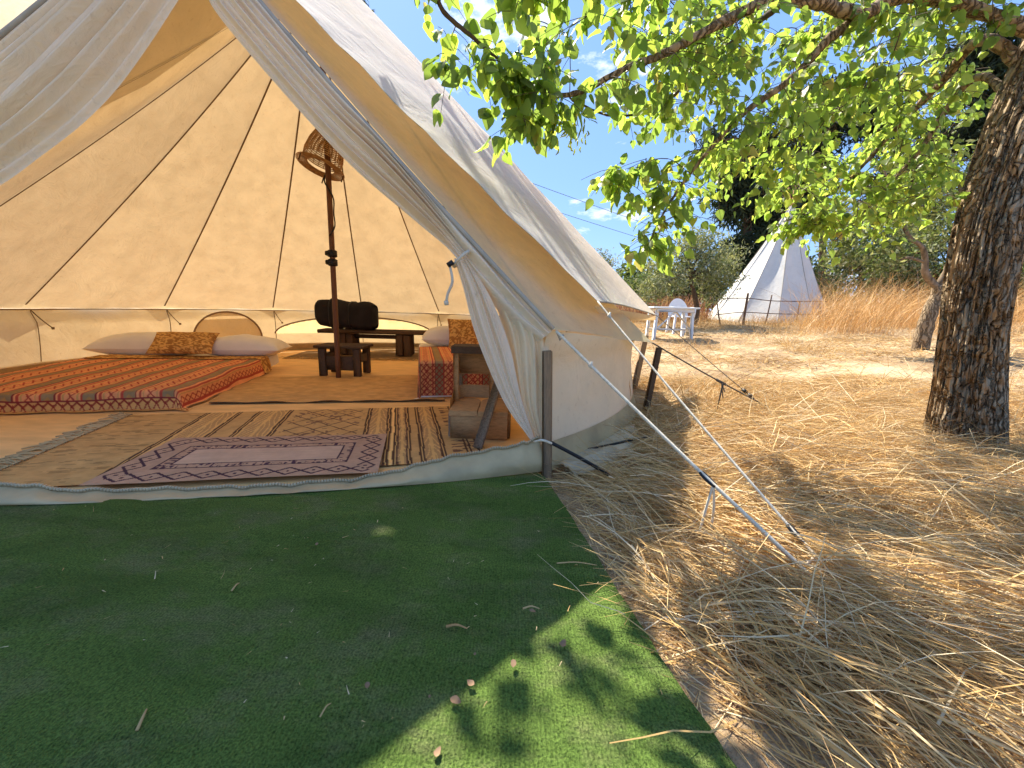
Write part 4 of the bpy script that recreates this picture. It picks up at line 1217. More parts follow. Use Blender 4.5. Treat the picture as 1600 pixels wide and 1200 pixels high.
# the stand of tall dry grass in front of the trees on the right
def tall_d(X, Y):
    px, _ = proj(np.stack([X, Y, G(X, Y)], 1)); x_ = px[:, 0]
    a_ = smooth(1215, 1300, x_)
    return a_ * smooth(.28, .5, fbm(X * .8, Y * .8, 161, 3) + .12)
n = 15000; P = rej(n, 5.5, 22, 8.6, 14, tall_d)
B = np.concatenate([P, G(P[:, 0], P[:, 1])[:, None]], 1)
TALL = [3, 1.5, 1, 3, 1, .3, .6, 4]
tl = [blades(B, rng.normal(-.4, 1.6, n), rng.gamma(9, .095, n) + .15, rng.uniform(.004, .011, n), rng.uniform(1.0, 1.57, n), rng.uniform(.1, 1.3, n), straw_cols(n, TALL) * [1.08, 1.0, .92], 4)]
n = 3500; P = rej(n, 3.4, 13.5, 10.3, 13.6, lambda X, Y: (np.hypot(X - 8.4, Y - 13.4) > 1.8) * 1.0)
B = np.concatenate([P, G(P[:, 0], P[:, 1])[:, None]], 1)
tl.append(blades(B, rng.uniform(0, 2 * PI, n), rng.uniform(.15, .42, n), rng.uniform(.006, .012, n), rng.uniform(1.0, 1.5, n), rng.uniform(.1, .8, n), straw_cols(n, TALL), 3))
n = 2600; P = rej(n, 3.0, 6.2, 12.4, 14, lambda X, Y: 1.0 + 0 * X)
B = np.concatenate([P, G(P[:, 0], P[:, 1])[:, None]], 1)
cc = straw_cols(n, TALL); cc[rng.random(n) < .6] = (.30, .13, .08)
tl.append(blades(B, rng.uniform(0, 2 * PI, n), rng.uniform(.3, .95, n), rng.uniform(.01, .02, n), rng.uniform(1.1, 1.55, n), rng.uniform(.1, .6, n), cc, 3))
add_blades('tall_grass', tl)
# thin standing stems near the tree and along the path edge
n = 240; P = rej(n, 1.6, 3.6, 2.0, 3.6, lambda X, Y: clear(X, Y, .2) * 1.0)
B = np.concatenate([P, G(P[:, 0], P[:, 1])[:, None]], 1)
add_blades('standing_stems', [blades(B, rng.uniform(0, 2 * PI, n), rng.uniform(.15, .42, n), rng.uniform(.0014, .003, n), rng.uniform(.6, 1.5, n), rng.uniform(.1, .9, n), straw_cols(n), 5, kink=.6)])

# ------------------------------------------------------------------ bits fallen on the carpet
n = 210
P = np.stack([rng.uniform(-2.6, .35, n), rng.uniform(.35, 1.5, n)], 1); P = P[P[:, 0] < carpet_x(P[:, 1]) - .02]; n = len(P)
B = np.concatenate([P, np.full((n, 1), .026)], 1)
Vb, Fb, Cb = blades(B, rng.uniform(0, 2 * PI, n), rng.gamma(2, .0045, n) + .003, rng.uniform(.0012, .003, n), rng.normal(.05, .1, n), rng.normal(0, .2, n), straw_cols(n, [1, 2, 4, 1, .5, .3, 4, 1]), 2, twist=rng.normal(0, .4, n))
Vb[:, 2] = np.maximum(Vb[:, 2], .019)
setting('straw_litter', (Vb, Fb), M['straw'], 'stuff', smooth=False, col=Cb)
def dry_leaf_mesh(L, seed):
    r2 = np.random.default_rng(seed); n = 9
    u = np.linspace(0, 1, n); hw = .33 * L * np.sin(PI * u ** .8) ** .8 * (1 + .25 * r2.normal(0, .4, n))
    curl = r2.uniform(.2, .5) * L * (u - .5) ** 2
    c_ = np.stack([u * L, .04 * L * np.sin(u * 4), curl + .004], 1)
    lft = c_ + np.stack([0 * u, hw, .25 * hw + .1 * L * r2.random(n) * .3], 1); rgt = c_ + np.stack([0 * u, -hw, .35 * hw], 1)
    V = np.concatenate([lft, c_, rgt]); Fq = []
    for i in range(n - 1): Fq += [(i, i + 1, n + i + 1, n + i), (n + i, n + i + 1, 2 * n + i + 1, 2 * n + i)]
    return V, Fq
M['dry_leaf'] = simple('dry_leaf', (.26, .16, .09), .8, .3, 20, .5, 40)
LEAF_SPOTS = [((832, 957), .030, 'small curled brown leaf lying below the crossed twigs on the shaded carpet'), ((574, 1074), .026, 'small tan dry leaf alone on the shaded carpet'),
              ((880, 1008), .040, 'curled dry leaf in the sunlit patch near the carpet edge'), ((802, 1040), .034, 'dry leaf at the upper rim of the sunlit patch'),
              ((735, 1070), .032, 'dry leaf where shade meets the sunlit carpet, with a stalk'), ((712, 1098), .040, 'pale broken dry leaf at the left of the sunlit patch'),
              ((684, 1178), .030, 'dry leaf in the bottom left sunlit patch of the carpet'), ((495, 852), .026, 'small brown dry leaf in the shade not far from the door sill'),
              ((742, 1024), .014, 'tiny brown seed lying on the shaded carpet'), ((671, 1091), .012, 'tiny tan seed lying near the sunlit patch')]
for i, ((px, py), L, lab) in enumerate(LEAF_SPOTS):
    V, Fq = dry_leaf_mesh(L * .62, 40 + i); p = at(px, py, .02); V = (V - V.mean(0) * [1, 1, 0]) @ rotz(rng.uniform(0, 6.28)).T + p
    solo('dry_leaf', (V, Fq), M['dry_leaf'], lab, 'leaf', 'dry leaves fallen on the carpet', loc=p)
def twig(px0, py0, px1, py1, r, lab):
    a = at(px0, py0, .022); b = at(px1, py1, .022)
    solo('twig', tube(smoothpath([a, lerp(a, b, .5) + [0, .004, .004], b], 8), [r, r, r * .9, r * .9, r * .8, r * .7, r * .6, r * .5], 6), M['wicker'] if r > .003 else M['fringe'], lab, 'twig', 'twigs fallen on the carpet', loc=a)
twig(697, 979, 730, 982, .0032, 'short pale twig with a thick end on the shaded carpet')
twig(817, 951, 843, 951, .0024, 'thin straight twig above the curled brown leaf')
twig(214, 1141, 229, 1108, .0030, 'pale forked straw stalk at the bottom left of the carpet')
twig(362, 923, 374, 911, .0026, 'pale bent straw piece in the middle of the shaded carpet')
twig(500, 1120, 517, 1099, .0018, 'thin straw standing alone at the bottom of the shaded carpet')
twig(870, 880, 932, 883, .0022, 'long pale straw reaching over the right edge of the carpet')

# ------------------------------------------------------------------ the mulberry tree on the right
t = NT('bark')
v1 = t.noise(9, 8, .7, stretch=(3.4, 3.4, .8), dist=.8)
v2 = t.new('ShaderNodeTexVoronoi', Scale=27.0); v2.feature = 'DISTANCE_TO_EDGE'
mpn = t.n.new('ShaderNodeMapping'); mpn.inputs['Scale'].default_value = (1.0, 1.0, .17)
nzv = t.new('ShaderNodeTexNoise', Scale=7.0, Detail=4.0)
t.l.new(t.tc.outputs['Object'], nzv.inputs['Vector'])
addv = t.n.new('ShaderNodeVectorMath'); addv.operation = 'MULTIPLY_ADD'; addv.inputs[1].default_value = (.16, .16, .16)
t.l.new(nzv.outputs['Color'], addv.inputs[0]); t.l.new(t.tc.outputs['Object'], addv.inputs[2])
t.l.new(addv.outputs[0], mpn.inputs['Vector']); t.l.new(mpn.outputs[0], v2.inputs['Vector'])
crk = t.ramp(v2.outputs['Distance'], [(.0, (0, 0, 0)), (.16, (1, 1, 1))])
c = t.ramp(v1, [(.3, (.24, .17, .10)), (.55, (.37, .27, .165)), (.75, (.46, .35, .23))])
c = t.mix(.8, c, t.ramp(v2.outputs['Distance'], [(.0, (.38, .33, .28)), (.14, (1, 1, 1))]), 'MULTIPLY')
nn = t.bump(crk, .9, .022); nn = t.bump(v1, .5, .01, nn)
M['bark'] = t.done(t.bsdf(c, .95, nn, .15))
M['twig'] = simple('twig_bark', (.10, .066, .042), .9, .3, 20, .5, 60)

t = NT('mulberry_leaf')
c = t.attr(); nzz = t.noise(30, 3)
c2 = t.mix(.35, c, t.ramp(nzz, [(.3, (.7, .75, .6)), (.7, (1, 1, 1))]), 'MULTIPLY')
trc = t.mix(1.0, c2, (4.5, 4.25, 2.8), 'MULTIPLY')
M['leaf'] = t.done(t.mixsh(.55, t.bsdf(c2, .45, None, .45), t.translucent(trc)))

tree = thing('mulberry_tree', 'large mulberry tree with rough bark and bright green leaves beside the tent', 'tree', (TRUNK[0], TRUNK[1], 0))
tp = [(2.87, 2.39, -.15), (2.86, 2.39, .05), (2.82, 2.39, .35), (2.755, 2.39, .75), (2.71, 2.39, 1.17), (2.74, 2.42, 1.6), (2.84, 2.46, 2.05), (2.97, 2.48, 2.5), (3.0, 2.45, 3.0)]
tr_ = [.215, .182, .158, .142, .145, .142, .140, .14, .11]
TPth = smoothpath(tp, 90); TRad = np.interp(np.linspace(0, 8, 90), range(9), tr_)
def trunk_fn(u, v):
    i = np.clip((v * 89).round().astype(int), 0, 89); a = 2 * PI * u
    nx, ny = np.cos(a), np.sin(a)
    # bark ridges running up the trunk, plus buttresses at the foot
    rid = fbm(np.cos(a) * 5 + 20 + .5 * v, np.sin(a) * 5 + v * 5.5, 171, 4) - .45
    rid2 = np.abs(fbm(np.cos(a) * 11 + 9, np.sin(a) * 11 + v * 11, 181, 3) - .44)
    r = TRad[i] * (1 + .10 * rid) - .028 * np.clip(.09 - rid2, 0, 1) / .09
    r = r * (1 + .42 * smooth(.16, 0, v) * (.35 + .65 * np.cos(a * 2.5 + .6) ** 2))
    P = TPth[i]
    return np.stack([P[:, 0] + r * nx, P[:, 1] + r * ny, P[:, 2]], 1)
part('trunk', grid(trunk_fn, 220, 200), M['bark'], tree)
# main limbs (world points)
LIMBS = [
    ([(2.90, 2.45, 2.30), aY(1440, -5, 2.45), aY(1345, 24, 2.35), aY(1272, 8, 2.3), aY(1205, 2, 2.25), aY(1120, 40, 2.2), aY(1040, 82, 2.2), aY(975, 108, 2.2), aY(905, 145, 2.2), aY(855, 152, 2.2)], .038, .009),
    ([aY(1345, 24, 2.35), aY(1295, 62, 2.38), aY(1240, 122, 2.4), aY(1170, 172, 2.42), aY(1118, 225, 2.45), aY(1060, 300, 2.5), aY(1015, 385, 2.5)], .026, .005),
    ([aY(1225, 5, 2.27), aY(1160, 52, 2.5), aY(1100, 100, 2.6), aY(1035, 160, 2.7), aY(960, 178, 2.75), aY(890, 152, 2.7)], .015, .005),
    ([aY(1150, -60, 2.1), aY(1000, -40, 2.0), aY(860, -60, 2.0), aY(760, -60, 2.05), aY(690, 2, 2.05), aY(752, 68, 2.15), aY(815, 122, 2.2)], .020, .006),
    ([(2.86, 2.48, 2.12), aY(1540, 60, 2.6), aY(1470, 130, 2.9), aY(1400, 200, 3.2), aY(1320, 285, 3.4), aY(1230, 345, 3.5)], .036, .006),
    ([(2.82, 2.45, 1.95), aY(1520, 120, 2.8), aY(1430, 240, 3.0), aY(1370, 305, 3.1), aY(1300, 375, 3.1)], .024, .005),
    ([(2.94, 2.45, 2.5), aY(1490, -60, 2.2), aY(1380, -140, 2.0), aY(1200, -220, 1.8), aY(1000, -300, 1.8)], .04, .01),
    ([(2.97, 2.45, 2.8), (2.3, 2.9, 3.2), (1.7, 3.6, 4.0), (.8, 4.8, 4.9), (-.4, 5.8, 5.6), (-1.4, 6.2, 6.1)], .05, .008),
    ([(2.97, 2.45, 2.7), (2.95, 1.8, 3.2), (2.6, 1.0, 3.5), (2.1, .3, 3.6)], .04, .01),
    ([(2.98, 2.45, 2.9), (3.5, 2.6, 3.4), (4.2, 2.9, 3.6)], .035, .01),
]
nodes = []; nrad = []
limb_paths = []
for pts, r0, r1 in LIMBS:
    n = 12 * len(pts); Pp = smoothpath(pts, n)
    Pp[1:-1] += np.cumsum(rng.normal(0, .0022, (n - 2, 3)), 0) * .6
    rad = np.linspace(r0, r1, n) * (1 + .08 * rng.normal(0, 1, n))
    limb_paths.append((Pp, rad)); nodes.append(Pp[4:])
for Pp, rad in limb_paths:
    part('limb', tube(Pp, rad, 9), M['bark'] if rad[0] > .022 else M['twig'], tree)
NODES = np.concatenate(nodes)
# sprays of foliage: where they end, by region (denser to the right)
cl_ = []
def in_poly(x, y, poly):
    r = False; n = len(poly); j = n - 1
    for i in range(n):
        if (poly[i][1] > y) != (poly[j][1] > y) and x < (poly[j][0] - poly[i][0]) * (y - poly[i][1]) / (poly[j][1] - poly[i][1]) + poly[i][0]: r = not r
        j = i
    return r
def region(poly, n, y0, y1):
    xs = [p_[0] for p_ in poly]; ys = [p_[1] for p_ in poly]; k = 0
    while k < n:
        x, y = random.uniform(min(xs), max(xs)), random.uniform(min(ys), max(ys))
        if in_poly(x, y, poly):
            Y_ = random.uniform(y0, y1)
            cl_.append((aY(x, y - 16, Y_), .080 if x < 1040 else .062)); k += 1
region([(676, 95), (740, 70), (860, 120), (850, 165), (760, 150), (690, 125)], 10, 2.05, 2.25)
region([(640, -60), (900, -60), (880, 20), (700, 15)], 11, 1.95, 2.2)
region([(770, 150), (905, 150), (900, 200), (815, 232), (780, 200)], 12, 2.1, 2.4)
region([(780, 50), (960, 20), (1080, 60), (1060, 200), (900, 200), (830, 120)], 24, 2.0, 2.7)
region([(900, -40), (1250, -60), (1230, 60), (950, 80)], 22, 2.0, 2.6)
region([(1050, 60), (1250, 60), (1260, 250), (1100, 260), (1040, 200)], 38, 2.2, 3.0)
region([(915, 300), (1000, 262), (1090, 235), (1090, 300), (1010, 350), (930, 335)], 19, 2.4, 2.6)
region([(1000, 400), (1030, 370), (1080, 330), (1090, 370), (1040, 405)], 9, 2.4, 2.6)
region([(1080, 240), (1260, 220), (1300, 300), (1220, 350), (1120, 330)], 30, 2.5, 3.4)
region([(1250, -60), (1620, -60), (1560, 120), (1300, 200), (1240, 120)], 85, 2.2, 3.6)
region([(1240, 150), (1530, 100), (1520, 260), (1420, 350), (1300, 360), (1230, 300)], 105, 2.7, 3.8)
region([(1180, 340), (1300, 330), (1430, 340), (1420, 385), (1300, 395), (1210, 370)], 24, 3.0, 3.6)
region([(1190, 320), (1290, 312), (1285, 375), (1200, 378)], 14, 3.0, 3.5)
region([(1300, 120), (1540, 60), (1530, 250), (1430, 370), (1310, 370), (1260, 260)], 45, 3.2, 4.4)
region([(1100, 20), (1260, 20), (1280, 200), (1120, 220)], 16, 2.6, 3.2)
region([(900, 40), (1540, -20), (1530, 260), (1430, 370), (1290, 365), (1100, 300), (1010, 250), (930, 160)], 60, 2.4, 4.2)
# crown above and beyond the picture
for k in range(6):
    cl_.append((np.array([random.uniform(1.2, 4.4), random.uniform(-.2, 1.9), random.uniform(2.7, 3.9)]), .11))
for k in range(14):      # the long limb reaching over the tent
    q = lerp(np.array([-.25, 2.5, 1.85]), np.array([.55, 3.2, .95]), (k + .5) / 14) + rng.normal(0, .10, 3)
    cl_.append((q + np.array([-.38, .775, 1.0]) * (4.3 + .5 * rng.random()), .12))
for (px, py, h_) in [(945, 992, 3.0), (868, 1105, 3.05), (1075, 1110, 3.0), (735, 1172, 3.2)]:   # sprays above the tent front that dapple the carpet
    cl_.append((at(px, py) + np.array([-.38, .775, 1.0]) * h_, .085))
leaves = []      # (pos, dir, normal, length)
twigs = []
order = sorted(range(len(cl_)), key=lambda i: np.min(np.linalg.norm(NODES - cl_[i][0], axis=1)))
ND = NODES.copy()
for i in order:
    Pc, Ls = cl_[i]
    dd = np.linalg.norm(ND - Pc, axis=1) + .35 * np.maximum(0, Pc[2] - ND[:, 2] - .05)
    s_ = ND[int(np.argmin(dd))]
    L = np.linalg.norm(Pc - s_)
    mid = lerp(s_, Pc, .5) + rng.normal(0, .05 * L, 3) + [0, 0, .10 * L]
    path = smoothpath([s_, mid, Pc], max(5, int(L / .04)))
    r0 = .0022 + .004 * min(L, 1)
    twigs.append(tube(path, np.linspace(r0, .0014, len(path)), 5, False))
    ND = np.concatenate([ND, path[1:]])
    # side shoots
    n_sh = rng.integers(2, 4)
    for q in range(n_sh):
        b = path[int(len(path) * rng.uniform(.35, .95)) - 1]
        d_ = rng.normal(0, 1, 3); d_[2] = -abs(d_[2]) * .35 - .1; d_ /= np.linalg.norm(d_)
        ln = rng.uniform(.10, .27)
        sh = smoothpath([b, b + d_ * ln * .5, b + d_ * ln + [0, 0, -.03]], 5)
        twigs.append(tube(sh, np.linspace(.0019, .001, 5), 4, False))
        for w in range(rng.integers(3, 6)):
            leaves.append((lerp(b, sh[-1], rng.uniform(.3, 1)), d_, Ls))
    for w in range(rng.integers(4, 7)):
        leaves.append((path[int(len(path) * rng.uniform(.45, 1)) - 1], path[-1] - path[0], Ls))
tw = part('twigs', join(*twigs), M['twig'], tree); tw['kind'] = 'stuff'
def leaf_template(seed):
    r2 = np.random.default_rng(seed)
    u = np.array([0, .10, .30, .52, .74, .90, 1.0]); hw = np.array([.03, .27, .38, .34, .21, .09, .0])
    hw = hw * (1 + r2.normal(0, .05, 7)); hw[-1] = 0
    fold = r2.uniform(.15, .5); curl = r2.uniform(.05, .32)
    c_ = np.stack([u, 0 * u, -curl * u ** 2], 1)
    lf = c_ + np.stack([-.04 * (hw > .2), hw, fold * hw + .03 * np.sin(u * 9)], 1)
    rg = c_ + np.stack([-.04 * (hw > .2), -hw, fold * hw + .03 * np.cos(u * 9)], 1)
    V = np.concatenate([[[-.28, 0, .05]], c_, lf, rg])
    Fq = [(0, 1, 8, 8), (0, 15, 1, 1)]
    F4 = []
    for i in range(6):
        F4 += [(1 + i, 2 + i, 9 + i, 8 + i), (15 + i, 16 + i, 2 + i, 1 + i)]
    return V, np.array(F4)
TPL = [leaf_template(q) for q in range(6)]
nL = len(leaves)
PV = np.array([l[0] for l in leaves]); DV = np.array([l[1] / (np.linalg.norm(l[1]) + 1e-9) for l in leaves]); LV = np.array([l[2] for l in leaves]) * rng.uniform(.5, 1.22, nL)
dirs = DV * .5 + rng.normal(0, .55, (nL, 3)) + np.array([0, 0, -.75]); dirs /= np.linalg.norm(dirs, axis=1)[:, None]
nrm = rng.normal(0, .55, (nL, 3)) + np.array([-.2, .25, .75]); nrm -= dirs * (nrm * dirs).sum(1)[:, None]; nrm /= np.linalg.norm(nrm, axis=1)[:, None]
sid = np.cross(nrm, dirs)
PV = PV + dirs * (LV * .28)[:, None]
LC = np.array([(.105, .155, .034), (.125, .175, .036), (.085, .13, .032), (.15, .185, .04), (.075, .112, .03), (.16, .15, .05)])[rng.choice(6, nL, p=[.25, .25, .17, .2, .1, .03])] * rng.uniform(.8, 1.15, (nL, 1))
def leaf_verts(i):
    T, _ = TPL[i % 6]
    return PV[i] + LV[i] * (T[:, 0:1] * dirs[i] + T[:, 1:2] * sid[i] + T[:, 2:3] * nrm[i])
xy, dep = proj(PV)
inview = (dep > .3) & (xy[:, 0] > 0) & (xy[:, 0] < 1600) & (xy[:, 1] > 0) & (xy[:, 1] < 1200)
size = np.where(inview, LV / np.maximum(dep, .1), 0)
big = np.argsort(-size)[:300]; bigset = set(big.tolist())
# the 300 that show largest are leaves of their own, sharing six meshes
leaf_me = []
for q in range(6):
    me = _mesh('leaf', TPL[q][0][1:], TPL[q][1] - 1, M['leaf'], col=np.tile(LC[q], (21, 1)))
    leaf_me.append(me)
for i in big:
    o = bpy.data.objects.new('leaf', leaf_me[int(i) % 6]); COL.objects.link(o); o.parent = tree
    mt = Matrix.Identity(4); p_ = PV[i] - BASE[tree.name]
    for r_ in range(3):
        mt[r_][0], mt[r_][1], mt[r_][2], mt[r_][3] = dirs[i][r_] * LV[i], sid[i][r_] * LV[i], nrm[i][r_] * LV[i], p_[r_]
    o.matrix_local = mt
rest = [i for i in range(nL) if i not in bigset]
Vs = np.concatenate([leaf_verts(i)[1:] for i in rest]); Fq = np.concatenate([TPL[i % 6][1] - 1 + 21 * k for k, i in enumerate(rest)])
fo = part('foliage', (Vs, Fq), M['leaf'], tree, col=np.repeat(LC[rest], 21, 0)); fo['kind'] = 'stuff'
# catkins: small yellow-green flower clusters
pc = []
for (px, py, Y) in [(880, 205, 2.3), (865, 190, 2.3), (905, 215, 2.35), (890, 190, 2.3), (1210, 190, 2.6), (1070, 120, 2.4), (1240, 215, 2.7), (1120, 150, 2.5)]:
    for q in range(16):
        b = aY(px, py, Y) + rng.normal(0, .035, 3)
        pc.append(tube([b, b + [rng.normal(0, .006), rng.normal(0, .006), -.015], b + [rng.normal(0, .01), rng.normal(0, .01), -.03]], [.003, .005, .002], 5))
Vp, Fp = join(*pc)
ck = part('catkins', (Vp, Fp), M['leaf'], tree, col=np.tile((.20, .22, .03), (len(Vp), 1))); ck['kind'] = 'stuff'

# ------------------------------------------------------------------ trees and bushes beyond
t = NT('far_foliage'); c = t.attr()
M['far'] = t.done(t.mixsh(.3, t.bsdf(c, .7, None, .25), t.translucent(t.mix(1.0, c, (1.6, 1.5, .8), 'MULTIPLY'))))
def cards(Pc, size, asp, cols, droop=0.0, r_=None):
    n = len(Pc); a = rng.normal(0, 1, (n, 3)); a[:, 2] -= droop; a /= np.linalg.norm(a, axis=1)[:, None]
    b = np.cross(a, rng.normal(0, 1, (n, 3))); b /= np.linalg.norm(b, axis=1)[:, None]
    s_ = np.asarray(size)[:, None]
    V = np.stack([Pc - b * s_ * asp * .2, Pc + a * s_ * .5 - b * s_ * asp, Pc + a * s_ * 1.0, Pc + a * s_ * .5 + b * s_ * asp], 1)
    return V.reshape(-1, 3), np.arange(n * 4).reshape(n, 4), np.repeat(cols, 4, 0)
def crown(blobs, n, size, asp, palette, droop=0.0, clump=.10, nc=None, fill=.55):
    """blobs: list of (centre, (rx, ry, rz), weight)"""
    w = np.array([b[2] for b in blobs], float); w /= w.sum()
    nc = nc or max(30, n // 45)
    ci = rng.choice(len(blobs), nc, p=w); d = rng.normal(0, 1, (nc, 3)); d /= np.linalg.norm(d, axis=1)[:, None]
    rad = rng.uniform(fill, 1.08, nc)[:, None]
    cc = np.array([blobs[i][0] for i in ci], float) + d * rad * np.array([blobs[i][1] for i in ci], float)
    k = rng.integers(0, nc, n)
    P = cc[k] + rng.normal(0, 1, (n, 3)) * clump * np.array([1, 1, .8])
    pal = np.asarray(palette); tone = rng.uniform(.7, 1.25, nc)[k][:, None]
    cols = pal[rng.integers(0, len(pal), n)] * tone * rng.uniform(.8, 1.2, (n, 1))
    return (*cards(P, rng.uniform(.6, 1.3, n) * size, asp, cols, droop), cc)
def far_tree(name, label, cat, base, trunk, r, blobs, n, size, asp, palette, group=None, droop=0., clump=.1, limbs=6, barkm='twig', nc=None, fill=.55):
    o = thing(name, label, cat, base, group)
    if trunk is not None:
        part('trunk', tube(smoothpath(trunk, 16), np.linspace(r, r * .45, 16), 9), M[barkm], o)
    V, Fq, C, cc = crown(blobs, n, size, asp, palette, droop, clump, nc, fill)
    if trunk is not None and limbs:
        tp_ = np.asarray(trunk, float)
        idx = rng.choice(len(cc), min(limbs, len(cc)), replace=False)
        for j in idx:
            st_ = lerp(tp_[-2], tp_[-1], rng.uniform(.1, 1)) if len(tp_) > 1 else tp_[0]
            part('limb', tube(smoothpath([st_, lerp(st_, cc[j], .5) + rng.normal(0, .06, 3) + [0, 0, .08], cc[j]], 7), np.linspace(r * .38, r * .08, 7), 6), M[barkm], o)
    part('crown', (V, Fq), M['far'], o, smooth=False, col=C)
    return o
OLIVE = [(.20, .225, .115), (.15, .18, .085), (.26, .28, .17), (.12, .15, .06), (.30, .31, .21)]
DARK = [(.022, .036, .018), (.03, .05, .022), (.016, .026, .014), (.045, .062, .03)]
MIDG = [(.10, .145, .045), (.125, .17, .055), (.075, .115, .035), (.15, .185, .075)]
def gp(px, py, Y):
    p = aY(px, py, Y); return np.array([p[0], p[1], float(G(p[0], p[1]))])
def W3(px, py, Y): return aY(px, py, Y)
# olive shrub in the middle
b = gp(1085, 505, 11.6)
far_tree('olive_tree', 'grey green olive shrub growing behind the white table', 'tree', b, [b - [0, 0, .1], b + [.02, 0, .5], W3(1080, 440, 11.6), W3(1078, 410, 11.6)], .09,
         [(W3(1080, 412, 11.6), (.75, .7, .85), 3), (W3(1045, 432, 11.4), (.65, .6, .6), 2), (W3(1120, 430, 11.7), (.62, .6, .75), 2), (W3(1100, 380, 11.7), (.5, .5, .5), 1.2), (W3(1018, 452, 11.3), (.5, .5, .4), 1.2), (W3(1145, 400, 11.9), (.3, .4, .5), .6)], 9000, .11, .16, OLIVE, clump=.13, limbs=9, fill=.35)
b = gp(1000, 480, 15.0)
far_tree('green_bush', 'low green bush behind the fly corner, left of the olive shrub', 'bush', b, None, 0,
         [(W3(1010, 452, 15), (.9, .7, .6), 2), (W3(985, 458, 15.4), (.8, .7, .45), 1)], 2600, .12, .22, MIDG, clump=.16)
b = gp(955, 470, 17.0)
far_tree('sapling', 'thin wispy young tree showing above the white fly', 'tree', b, [b, W3(955, 440, 17), W3(952, 405, 17)], .04,
         [(W3(955, 420, 17), (.45, .4, .6), 1), (W3(940, 405, 17), (.2, .2, .4), .4)], 700, .12, .18, OLIVE, clump=.12, limbs=5)
# dark casuarinas behind
def casuarina(px, Yd, pyb, blobs, lab, n=6500, top=None):
    b = gp(px, pyb, Yd)
    far_tree('casuarina_tree', lab, 'tree', b, [b, W3(px, 400, Yd), W3(px + 4, top or 250, Yd)], .22, [(W3(x_, y_, Yd + rng.normal(0, .5)), r3, w_) for (x_, y_, r3, w_) in blobs], int(n * 1.6), .42, .085, DARK, 'dark casuarina trees behind the field', droop=.7, clump=.24, limbs=10, fill=.2)
casuarina(1165, 19, 490, [(1165, 400, (1.1, .9, 1.2), 2), (1150, 300, (1.2, .9, 1.6), 2.4), (1200, 340, (1.0, .9, 1.6), 2), (1120, 230, (.9, .8, 1.2), 1.2), (1185, 230, (1.0, .8, 1.4), 1.4)], 'dark feathery casuarina tree left behind the pointed white tipi', 9000, 190)
casuarina(1285, 21, 490, [(1270, 230, (1.3, 1, 1.8), 2), (1310, 170, (1.2, 1, 1.6), 1.6), (1250, 310, (.8, .8, 1.2), 1)], 'tall dark casuarina tree rising behind the top of the tipi', 7000, 140)
casuarina(1400, 20, 490, [(1400, 300, (1.3, 1, 1.8), 2), (1370, 180, (1.1, .9, 1.5), 1.5), (1430, 380, (1.2, .8, 1.0), 1.4), (1460, 240, (1.2, .8, 1.6), 1.5)], 'dark casuarina tree behind the small crooked tree', 8000, 160)
casuarina(1560, 18, 490, [(1540, 90, (1.4, 1, 1.6), 2), (1590, 160, (1.2, 1, 1.8), 2), (1600, 300, (1.2, 1, 2.0), 1.6), (1530, 200, (.8, .8, 1.2), 1)], 'dark casuarina tree behind the upper part of the big mulberry trunk', 8000, 60)
b = aY(552, 480, 26.0); b[2] = float(G(b[0], b[1]))
far_tree('casuarina_tree', 'dark casuarina tree top showing over the peak of the bell tent', 'tree', b, [b, b + [.1, 0, 11], W3(550, 12, 26)], .4,
         [(W3(548, 18, 26), (1.1, 1.0, 1.8), 1.2), (W3(525, 45, 26), (1.6, 1.3, 2.6), 1.5), (W3(530, 140, 26), (2.2, 1.6, 3.5), 1.3)], 7000, .55, .06, DARK, 'dark casuarina trees behind the field', droop=.4, clump=.3, limbs=8, fill=.2)
# olives on the right
for (px, Yd, blobs, lab, n) in [
    (1345, 14.5, [(1330, 410, (1.0, .8, .7), 2), (1375, 395, (1.0, .8, .9), 2), (1300, 440, (.8, .6, .45), 1), (1350, 350, (.8, .6, .6), 1)], 'olive tree between the tipi and the small crooked tree', 7000),
    (1430, 13.5, [(1420, 400, (.9, .8, .8), 2), (1450, 330, (1.0, .8, .8), 1.5), (1400, 430, (.8, .7, .5), 1.2)], 'olive tree behind the small crooked tree', 5500),
    (1590, 12.5, [(1590, 420, (.8, .8, .8), 2), (1570, 450, (.7, .7, .5), 1.5), (1600, 350, (.9, .8, .9), 2), (1520, 440, (.7, .6, .4), 1), (1640, 400, (1.2, .8, 1.0), 1)], 'olive tree at the far right behind the big trunk', 6500)]:
    b = gp(px, 480, Yd)
    far_tree('olive_tree', lab, 'tree', b, [b - [0, 0, .1], W3(px, 440, Yd), W3(px + 3, 400, Yd)], .12, [(W3(x_, y_, Yd + rng.normal(0, .3)), r3, w_) for (x_, y_, r3, w_) in blobs], n, .12, .18, OLIVE + MIDG[:2], None, clump=.16, limbs=7, fill=.3)
# hedge far off to close the horizon
for (px, py, Yd, rx, rz, lab) in [(1040, 470, 22, 3.4, 1.5, 'distant green hedge left of the tipi'), (1230, 470, 24, 4.5, 2.2, 'distant green hedge behind the tipi'), (1420, 470, 22, 5.0, 2.6, 'distant green hedge behind the tall dry grass'), (1640, 455, 20, 5.0, 3.0, 'distant green hedge at the far right edge')]:
    b = gp(px, py, Yd)
    far_tree('hedge', lab, 'hedge', b, None, 0, [(b + [0, 0, rz * .7], (rx, .8, rz), 1)], 9000, .24, .3, MIDG + DARK[:2], None, clump=.25, fill=.2)
